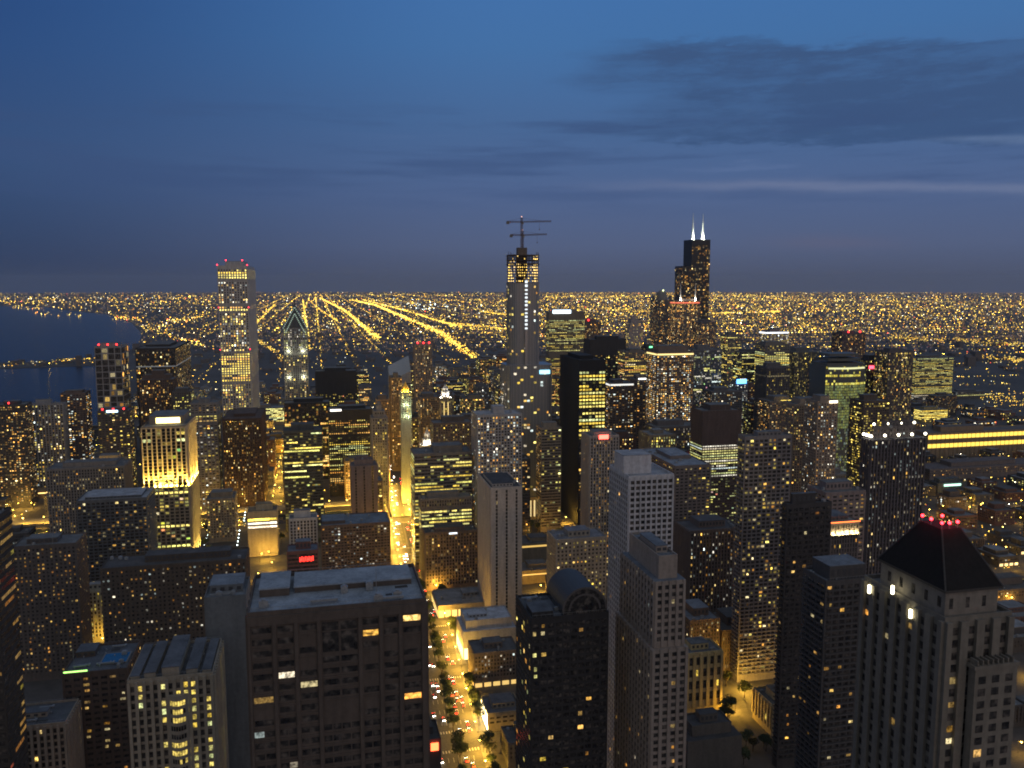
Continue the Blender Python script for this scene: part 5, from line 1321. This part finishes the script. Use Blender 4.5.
# ------------------------------------------------------------------ river and the lit quay
M_RIVER = M_WATER
mb = MB(); q = [city(-560, 1128), city(900, 1128), city(900, 1172), city(-560, 1172)]
mb.face([(p.x, p.y, 0.03) for p in q]); tag(mb.build('river', M_RIVER), kind='structure')
mb = MB(); q = [city(-560, 1176), city(80, 1176), city(80, 1204), city(-560, 1204)]; mb.prism([(p.x, p.y) for p in q], 0, 6.0); tag(mb.build('quay_road', M_PAVE), kind='structure')
mb = MB(); q = [city(ave_w(1150) - 15, 1122), city(ave_w(1150) + 15, 1122), city(ave_w(1150) + 15, 1178), city(ave_w(1150) - 15, 1178)]; mb.prism([(p.x, p.y) for p in q], .5, 1.6); tag(mb.build('bridge', M_ASPHALT), 'low road bridge carrying the bright avenue over the river', 'bridge')

# ------------------------------------------------------------------ street lamps
MP = plain('lamp_pole_paint', (.05, .05, .05), .5)
def lamp_proto(sodium, lit, main):
    r2 = empty('street_lamp', (0, 0, 0), 0, 'x', 'street lamp', 'x')
    m = MB(); m.bar((0, 0, 0), (0, 0, .8), .22, 0, 8, .16); m.bar((0, 0, .8), (0, 0, 9), .12, 0, 6, .08); m.build('pole', MP, r2)
    m = MB(); m.bar((0, 0, 8.7), (0, -1.9, 9.3), .07, 0, 5); m.build('arm', MP, r2)
    m = MB(); m.box(-.28, .28, -2.6, -1.7, 9.22, 9.42, 0); m.ball((0, -2.15, 8.9), .62 if main else .5, 1, 8, 5, .7); hd = m.build('lamp_head', [MP, glow('sodium' if sodium else 'metal_halide', (1, .64, .09) if sodium else (1, .88, .62), 26.0)], r2)
    l = bpy.data.lights.new('street_lamp', 'POINT'); l.energy = (main or 13000) if sodium else 6000; l.color = (1, .54, .06) if sodium else (1, .86, .62); l.shadow_soft_size = .3
    if lit:
        lo = bpy.data.objects.new('lamp_bulb', l); COL.objects.link(lo); lo.parent = hd; lo.location = (0, -2.15, 8.1)
    return r2
lamp_spots = []
for s in range(330, 1720, 25):                                   # along the avenue
    for sd in (-1, 1): lamp_spots.append((ave_w(s) + sd * (17.2 if s < 1100 else 12.5), s, 0 if sd < 0 else 1, 'avenue'))
for s in EW:
    for w in range(-640, 1500, 32):
        for sd in (-1, 1):
            if (w // 32 + (sd > 0)) % 2: lamp_spots.append((w + 5, s + sd * 8.4, 2 if sd > 0 else 3, 'cross'))
for w in NS:
    for s in range(330, 2000, 34):
        sd = 1 if (s // 34) % 2 else -1; lamp_spots.append((w + sd * 8.4, s, 0 if sd < 0 else 1, 'side'))
for w in range(-540, 60, 24): lamp_spots.append((w, 1178, 2, 'quay'))
DIR = {0: -pi / 2 + pi, 1: -pi / 2, 2: 0.0, 3: pi}
good = []
for (w, s, k2, kind) in lamp_spots:
    p = city(w, s, 9.0); x, y, dp = to_px(p)
    if not (-10 < x < 1034 and y < 775) or wet(p): continue
    if hits(w, w, s, s, .6) : continue
    if kind not in ('avenue',) and abs(w - ave_w(s)) < 18: continue
    if 1115 < s < 1174 and kind != 'avenue': continue
    vis = seen(city(w, s, 9.6))
    good.append((0 if vis else 1, dp, w, s, k2, kind))
good.sort()
protos = {}
WHERE = {'avenue': 'tall lamp post beside the bright yellow avenue', 'cross': 'tall lamp post on a cross street between the towers', 'side': 'tall lamp post on a side street parallel to the avenue', 'quay': 'tall lamp post on the orange-lit riverside quay'}
GRP = {'avenue': 'lamps along the avenue', 'cross': 'lamps on the cross streets', 'side': 'lamps on the side streets', 'quay': 'lamps on the quay'}
rest_lamps = []; nl = 0
for (v, dp, w, s, k2, kind) in good:
    if v == 0 and nl < 290:
        sod = kind in ('avenue', 'quay') or rf.random() < .9
        lit = dp < 1250 or kind in ('avenue', 'quay')
        key = (sod, lit, 0 if kind not in ('avenue', 'quay') else 24000 if s < 860 and kind == 'avenue' else 40000 if kind == 'avenue' else 40000)
        qx, qy, _ = to_px(city(w, s, 9))
        if not key[2] and sod and lit and qx > 860: key = (True, True, 4500)
        if not key[2] and sod and (535 < qx < 612 and 430 < qy < 600 or 690 < qx < 800 and 540 < qy < 760 or 255 < qx < 290 and 420 < qy < 500): key = (True, True, 26000)
        if key not in protos: protos[key] = o = lamp_proto(*key)
        else: o = copy_tree(protos[key])
        o['label'] = WHERE[kind]; o['group'] = GRP[kind]; o.location = city(w, s, 6.0 if kind == 'quay' else 0.15 if kind == 'avenue' else 0.012); o.rotation_euler = (0, 0, THETA + DIR[k2]); nl += 1
    elif v == 0: rest_lamps.append((w, s))

# ------------------------------------------------------------------ lights of the far city
rl = random.Random(5)
SOD = [(1, .56, .05), (1, .62, .06), (1, .68, .09), (1, .50, .04), (1, .74, .14)]
def lampcol():
    q = rl.random()
    if q < .80: return rl.choice(SOD)
    if q < .90: return (1, .82, .45)
    if q < .945: return (.95, 1, .85)
    if q < .965: return (1, .1, .05)
    return (1, .35, .05)
mb = MB()
def far_lamp(p, b, size=.37, c=None):
    x, y, dp = to_px(p)
    if dp < 500: return
    c = c or lampcol(); r2 = dp / FPX * size
    mb.octa((p[0], p[1], p[2] + r2 + 4), r2, tuple(v * b for v in c))
def bright(): return min(16, 2.4 * math.exp(rl.gauss(0, 1.0)))
n = 0
while n < 9500:
    u = rl.random()
    y = 292.4 + (rl.random() ** 1.25) * 42 if u < .74 else rl.uniform(330, 405)
    x = rl.uniform(-30, 1054)
    dens = 1.0
    if y < 300: dens = .55
    if x < 215: dens = .38 if y < 330 else .5
    elif x < 480: dens *= .62
    if x > 600 and 296 < y < 335: dens = 1.0
    if y > 345: dens *= .55 if x < 700 else .95
    if rl.random() > dens: continue
    p = on_ground(x, y); w, s = to_city(p)
    q = rl.random(); step = 200 if s < 9000 else 400
    if q < .76: s = step * round(s / step) + rl.uniform(-6, 6)
    elif q < .92: w = 130 * round(w / 130) + rl.uniform(-4, 4)
    p = city(w, s)
    if sqrt(p.x ** 2 + p.y ** 2) > RG - 60 or wet(p): continue
    if hits(w, w, s, s, 2) if s < 2700 else False: continue
    far_lamp(p, bright() * (.55 if y < 296 else 1.0)); n += 1
n = 0
while n < 9000:                                              # faint points added to give the far ground a glow
    y = 293 + (rl.random() ** 1.3) * 60; x = rl.uniform(-30, 1054)
    p = on_ground(x, y)
    if wet(p) or (x < 215 and rl.random() < .5): continue
    w, s = to_city(p)
    if s < 2700 and hits(w, w, s, s, 2): continue
    far_lamp(p, rl.uniform(.12, .7), .40, rl.choice([(1, .6, .3), (1, .75, .5), (.9, .55, .6), (1, .5, .2)])); n += 1
for i in range(420):                                          # lamps and yards of the flat quarter on the right
    p = on_ground(rl.uniform(905, 1040), 400 + 210 * rl.random()); w, s = to_city(p)
    if rl.random() < .6: s = 36 * round(s / 36)
    p = city(w, s)
    if not hits(w, w, s, s, .5): far_lamp(p, bright() * .8, rl.uniform(.3, .55))
for i in range(900):                                          # and between the towers of the middle distance
    p = on_ground(rl.uniform(0, 1024), rl.uniform(385, 520)); w, s = to_city(p)
    if rl.random() < .5: s = min(EW, key=lambda e: abs(e - s)) + rl.choice((-8, 8))
    else: w = min(NS, key=lambda e: abs(e - w)) + rl.choice((-8, 8))
    p = city(w, s)
    if not hits(w, w, s, s, .5) and not wet(p): far_lamp(p, bright(), .42)
n = 0
while n < 9000:                                              # weak oversized points added as a soft amber carpet of glow
    y = 293 + (rl.random() ** 1.4) * 50; x = rl.uniform(-30, 1054)
    if x < 480 and rl.random() < .4: continue
    p = on_ground(x, y); w, s = to_city(p); s = 100 * round(s / 100) + rl.uniform(-8, 8); p = city(w, s)
    if sqrt(p.x ** 2 + p.y ** 2) > RG - 60 or wet(p) or (s < 2700 and hits(w, w, s, s, 2)): continue
    far_lamp(p, rl.uniform(.08, .3), .62, rl.choice([(1, .55, .12), (1, .62, .2), (1, .48, .1)])); n += 1
for (w, s) in rest_lamps: far_lamp(city(w, s, 4), bright() * .8, .34)
for i in range(150):                                          # shore roads and the spit
    x = rl.uniform(-20, 112); y = 362.5 + (5.2 * (1 - max(0, x) / 112) if rl.random() < .7 else 0) * rl.random() - .04 * max(0, x - 10) * (rl.random() < .8)
    p = on_ground(x, y)
    if in_poly(p.x, p.y, SPIT): far_lamp(p, bright() * (1.6 if 45 < x < 70 else .8), .36)
for i in range(260):
    x = rl.uniform(0, 215); y = rl.uniform(297.5, 303.5); p = on_ground(x, y)
    if sqrt(p.x ** 2 + p.y ** 2) < RG - 60 and not wet(p): far_lamp(p, bright() * .8, .42)
for (xa, ya, xb, yb, k2) in ((15, 308, 42, 309, 30), (35, 313, 80, 316, 24), (112, 318, 140, 320, 40), (150, 330, 212, 312, 60), (140, 326, 200, 345, 60), (160, 322, 205, 318, 50), (180, 340, 212, 350, 40)):
    for i in range(k2):
        f = rl.random(); p = on_ground(xa + (xb - xa) * f + rl.gauss(0, 2), ya + (yb - ya) * f + rl.gauss(0, 1.1)); far_lamp(p, bright() * 1.2, .42)
tag(mb.build('distant_lights_and_glow', M_LAMPS), 'countless yellow street lights and added amber glow over the flat city to the horizon', 'city lights', kind='stuff')
mb = MB()
EXP = [([(320, 298.5), (345, 311), (380, 341)], 420, 2.0, 6), ([(352, 300.5), (375, 305.5), (400, 316), (440, 333), (474, 358)], 620, 2.2, 7), ([(362, 300), (405, 311), (440, 322), (462, 328)], 260, 1.8, 5),
       ([(303, 300), (304.5, 312), (307, 330), (309, 350)], 170, 1.6, 3), ([(275, 305), (262, 318), (250, 330)], 110, 1.6, 4), ([(308, 300), (322, 312), (338, 322)], 90, 1.2, 3), ([(258, 342), (275, 352), (283, 362)], 60, 1.3, 4),
       ([(440, 323), (512, 330)], 140, 1.2, 5), ([(480, 312), (512, 316)], 90, 1.2, 4), ([(545, 297), (640, 298.5)], 70, .8, 8), ([(600, 309), (660, 313)], 60, 1, 12), ([(730, 318), (860, 330)], 90, 1.0, 22),
       ([(860, 312), (1030, 306)], 90, .9, 18), ([(720, 300), (1030, 303)], 120, .8, 9), ([(890, 338), (1030, 345)], 170, 1.2, 8), ([(985, 358), (1030, 362)], 80, 1.3, 6), ([(980, 398), (1030, 404)], 60, 1.2, 8), ([(712, 314), (780, 312)], 150, 1.3, 5)]
# long straight streets: north-south ones converge to the horizon, east-west ones lie as level rows
for w0, br in ((-640, .5), (-380, .7), (-120, .7), (20, .9), (150, .6), (280, .8), (540, .5), (1060, .6), (1450, .8), (1900, .6), (2400, .8), (3000, .6)):
    s = 2750.0
    while s < 24000:
        s += s * rl.uniform(.006, .016); p = city(w0 + rl.uniform(-5, 5), s)
        if not wet(p) and rl.random() < .85: far_lamp(p, br * bright(), .34, rl.choice(SOD))
for j in range(34):
    s0 = 2800 + 260 * j * (1 + j * .045); br = rl.choice((.5, .7, 1.0, 1.3)); a0 = rl.uniform(-.15, .5); a1 = rl.uniform(.6, 1.0)
    for i in range(170):
        f = rl.random(); w = s0 * (-.10 + (a0 + (a1 - a0) * f)); p = city(w, s0 + rl.uniform(-6, 6))
        if sqrt(p.x ** 2 + p.y ** 2) < RG - 60 and not wet(p): far_lamp(p, br * bright() * .8, .35, rl.choice(SOD))
for pts, cnt, br, wd in EXP:
    L = [sqrt((b2[0] - a[0]) ** 2 + (b2[1] - a[1]) ** 2) for a, b2 in zip(pts, pts[1:])]
    for i in range(int(cnt * 1.5)):
        f = rl.random() * sum(L); k2 = 0
        while f > L[k2]: f -= L[k2]; k2 += 1
        a, b2 = pts[k2], pts[k2 + 1]; f /= L[k2]
        yy = a[1] + (b2[1] - a[1]) * f; sc = max(.15, (yy - 292) / 60)
        p = on_ground(a[0] + (b2[0] - a[0]) * f + rl.gauss(0, wd * .42 * sc), yy + rl.gauss(0, wd * .2 * sc))
        w, s = to_city(p)
        if sqrt(p.x ** 2 + p.y ** 2) > RG - 60 or wet(p) or hits(w, w, s, s, 1): continue
        far_lamp(p, br * (1.3 + 1.9 * rl.random()), .38, rl.choice(SOD))
for (x0, y0, cnt) in ((408, 305, 30), (435, 308, 30), (1000, 520, 0)):   # white floodlit yards
    for i in range(cnt): far_lamp(on_ground(x0 + rl.gauss(0, 9), y0 + rl.gauss(0, 2)), bright() * 1.2, .42, (.85, 1, .92))
tag(mb.build('highway_lights', M_LAMPS), 'dense bright yellow lights strung along the radiating highways', 'city lights', kind='stuff')
# far low buildings seen as one mass
mb = MB(); n = 0
while n < 1500:
    y = 296 + rl.random() ** 1.6 * 78; x = rl.uniform(-20, 1044); p = on_ground(x, y)
    if wet(p) or p.y < 2650: continue
    h = rl.uniform(5, 14) * (3 if rl.random() < .06 else 1); a = rl.uniform(14, 40); b2 = rl.uniform(12, 30); w, s = to_city(p)
    w = 65 * round(w / 65) + 24; s = 100 * round(s / 100) + rl.uniform(25, 70)
    q = [city(w - a / 2, s - b2 / 2), city(w + a / 2, s - b2 / 2), city(w + a / 2, s + b2 / 2), city(w - a / 2, s + b2 / 2)]
    mb.prism([(v.x, v.y) for v in q], 0, h); n += 1
tag(mb.build('far_city_blocks', wallmat((.14, .12, .11))), 'low dark far-off blocks covering the plain to the horizon', 'city', kind='stuff')

# ------------------------------------------------------------------ trees
def leafmat():
    m, t, b = principled('leaves'); g = t.new('ShaderNodeNewGeometry'); n1 = t.noise(g.outputs['Position'], .8, 3)
    t.l.new(t.ramp(n1, [(.3, (.025, .04, .014, 1)), (.7, (.075, .10, .032, 1))]), b.inputs['Base Color']); b.inputs['Roughness'].default_value = .7; return m
M_LEAF = leafmat(); M_BARK = plain('bark', (.07, .05, .035), .9)
def tree_proto(seed, h, sp):
    rg = random.Random(seed); r2 = empty('tree', (0, 0, 0), 0, 'x', 'tree', 'x')
    m = MB(); m.bar((0, 0, 0), (0, 0, h * .45), .24, 0, 7, .15)
    tips = []
    for i in range(6):
        a = i * 1.05 + rg.uniform(-.3, .3); e = Vector((cos(a) * sp * .55, sin(a) * sp * .55, h * rg.uniform(.6, .85)))
        m.bar((0, 0, h * rg.uniform(.3, .45)), e, .11, 0, 5, .04); tips.append(e)
    m.build('trunk', M_BARK, r2)
    m = MB(); tips += [Vector((0, 0, h * .9)), Vector((sp * .2, 0, h * .75))]
    for tp2 in tips:
        R2 = rg.uniform(.38, .6) * sp
        for i in range(95):
            v = Vector((rg.gauss(0, 1), rg.gauss(0, 1), rg.gauss(0, .8))).normalized() * R2 * rg.random() ** .45 + tp2
            u = Vector((rg.gauss(0, 1), rg.gauss(0, 1), rg.gauss(0, 1))).normalized() * rg.uniform(.22, .45); q = u.orthogonal() * rg.uniform(.6, 1)
            m.face([tuple(v - u), tuple(v + q), tuple(v + u), tuple(v - q)])
    m.build('crown', M_LEAF, r2); return r2
tp3 = [tree_proto(1, 9, 3.4), tree_proto(2, 11, 4.2), tree_proto(3, 7.5, 3.0)]; used = [False] * 3; nt2 = 0
spots = [(ave_w(s) + o + rl.uniform(-1, 1), s + rl.uniform(-3, 3), 'street tree along the bright avenue pavement', 'trees along the avenue') for s in range(486, 900, 11) for o in (-19.5, 19.5)]
spots += [(ave_w(s), s, 'small tree planted in the median of the avenue', 'trees in the avenue median') for s in range(490, 860, 14)]
for i in range(34):
    p = on_ground(rl.uniform(700, 790), rl.uniform(668, 765)); w, s = to_city(p); spots.append((w, s, 'dark tree in the small square near the church', 'trees in the small square'))
for i in range(26):
    p = on_ground(rl.uniform(195, 330), rl.uniform(512, 560)); w, s = to_city(p); spots.append((w, s, 'dark tree in the park by the quay', 'trees in the park by the quay'))
for i in range(16):
    p = on_ground(rl.uniform(520, 560), rl.uniform(510, 545)); w, s = to_city(p); spots.append((w, s, 'tree in the lit street behind the beige slotted slab', 'trees behind the beige slab'))
for (w, s, lab, grp) in spots:
    if hits(w, w, s, s, 2.0) or any(abs(s - e) < 10 for e in EW) or any(abs(w - e) < 9 for e in NS) or 1118 < s < 1182: continue
    x, y, dp = to_px(city(w, s, 8))
    if not (0 < x < 1024 and y < 772) or not seen(city(w, s, 9)): continue
    k2 = rl.randrange(3); o = copy_tree(tp3[k2]) if used[k2] else tp3[k2]; used[k2] = True; nt2 += 1
    o['label'] = lab; o['group'] = grp; o.location = city(w, s, .1); o.rotation_euler = (0, 0, rl.uniform(0, 6.28)); f = rl.uniform(1.0, 1.5); o.scale = (f, f, f)

# ------------------------------------------------------------------ plaza with strings of white lamps
gm = glow('festoon', (.85, 1, .95), 9.0)
def festoon(p, lab, grp, h=5.0):
    r2 = empty('lamp_post', p, 0, lab, 'lamp', grp); m = MB(); m.bar((0, 0, 0), (0, 0, h), .12, 0, 6, .08); m.build('pole', MP, r2)
    m = MB(); m.ball((0, 0, h + .5), .6, 0, 8, 5); m.build('globe', gm, r2)
for (xa, ya, xb, yb, k2) in ((198, 568, 211, 531, 11), (211, 531, 240, 530, 6), (240, 533, 235, 566, 9), (244, 526, 246, 512, 5)):
    for i in range(k2):
        f = (i + .5) / k2; p = on_ground(xa + (xb - xa) * f, ya + (yb - ya) * f); w, s = to_city(p)
        if not hits(w, w, s, s, .5): festoon(p, 'white globe lamp post ringing the small dark plaza', 'globe lamps round the plaza')
for x in (216, 222, 227):
    p = on_ground(x, 557); r2 = empty('light_mast', p, 0, 'tall white glowing mast in the middle of the small dark plaza', 'light', 'glowing masts in the plaza'); m = MB(); m.bar((0, 0, .6), (0, 0, 11), .55, 0, 6, .4); m.build('glowing_tube', glow('mast_white', (.75, .95, 1), 3.0, 'AUTO'), r2); m = MB(); m.bar((0, 0, 0), (0, 0, .58), .8, 0, 8); m.build('base', MP, r2)

# ------------------------------------------------------------------ cars
def car_proto(paint):
    r2 = empty('parked_car', (0, 0, 0), 0, 'x', 'car', 'x'); r2.name = 'car'
    m = MB(); m.prism([(-.9, -2.25), (.9, -2.25), (.9, 2.25), (-.9, 2.25)], .35, .92, 0, [(-.84, -2.15), (.84, -2.15), (.84, 2.15), (-.84, 2.15)])
    m.prism([(-.78, -1.15), (.78, -1.15), (.78, 1.75), (-.78, 1.75)], .92, 1.45, 1, [(-.62, -.5), (.62, -.5), (.62, 1.25), (-.62, 1.25)], 0)
    m.build('body', [plain('car_paint', paint, .3, .2), M_GLASS], r2)
    for sx in (-.82, .82):
        for sy in (-1.4, 1.4):
            m = MB(); m.bar((sx - .11, sy, .33), (sx + .11, sy, .33), .33, 0, 12); m.build('wheel', plain('tyre', (.02, .02, .02), .8), r2)
        m = MB(); m.box(sx * .72 - .3, sx * .72 + .3, -2.36, -2.2, .5, .88); m.build('headlight', glow('headlight', (1, .93, .75), 26), r2)
        m = MB(); m.box(sx * .72 - .3, sx * .72 + .3, 2.2, 2.36, .52, .9); m.build('taillight', glow('taillight', (1, .03, .015), 16), r2)
    return r2
cp = [car_proto(c2) for c2 in ((.03, .03, .035), (.35, .35, .36), (.25, .03, .03), (.5, .38, .04))]; CN = ['dark', 'silver', 'red', 'yellow']; used = [False] * 4
ncar = 0
for s0 in range(470, 1640, 9):
    for lane in (-11.5, -8.4, -5, 5, 8.4, 11.5):
        if rl.random() > (.30 if s0 < 760 else .26): continue
        s = s0 + rl.uniform(-1.6, 1.6)
        if any(abs(s - e) < 10 for e in EW): continue
        w = ave_w(s) + lane; x, y, dp = to_px(city(w, s, 1))
        if y > 772 or not seen(city(w, s, 1.2)): continue
        k2 = rl.choice([0, 0, 1, 1, 2, 3]); o = copy_tree(cp[k2]) if used[k2] else cp[k2]; used[k2] = True
        south = lane > 0
        o['label'] = f'{CN[k2]} car on the avenue showing red tail lights' if south else f'{CN[k2]} car on the avenue with white headlights coming closer'
        o['group'] = f'{CN[k2]} cars driving away' if south else f'{CN[k2]} cars driving closer'
        o.location = city(w, s, .02); o.rotation_euler = (0, 0, THETA + (pi if south else 0)); ncar += 1
for k2 in range(4):
    if not used[k2]:
        for ch in list(cp[k2].children): bpy.data.objects.remove(ch)
        bpy.data.objects.remove(cp[k2])
for k2, o in enumerate(tp3): pass
print('FILL', nfill, 'LAMPS', nl, 'TREES', nt2, 'CARS', ncar, 'REST', len(rest_lamps))
for i, a in enumerate(FOOT):
    for b2 in FOOT[i + 1:]:
        ow = min(a[1], b2[1]) - max(a[0], b2[0]); os_ = min(a[3], b2[3]) - max(a[2], b2[2])
        if ow > .5 and os_ > .5: print('OVERLAP %.0fx%.0f' % (ow, os_), a[5], '|', b2[5])
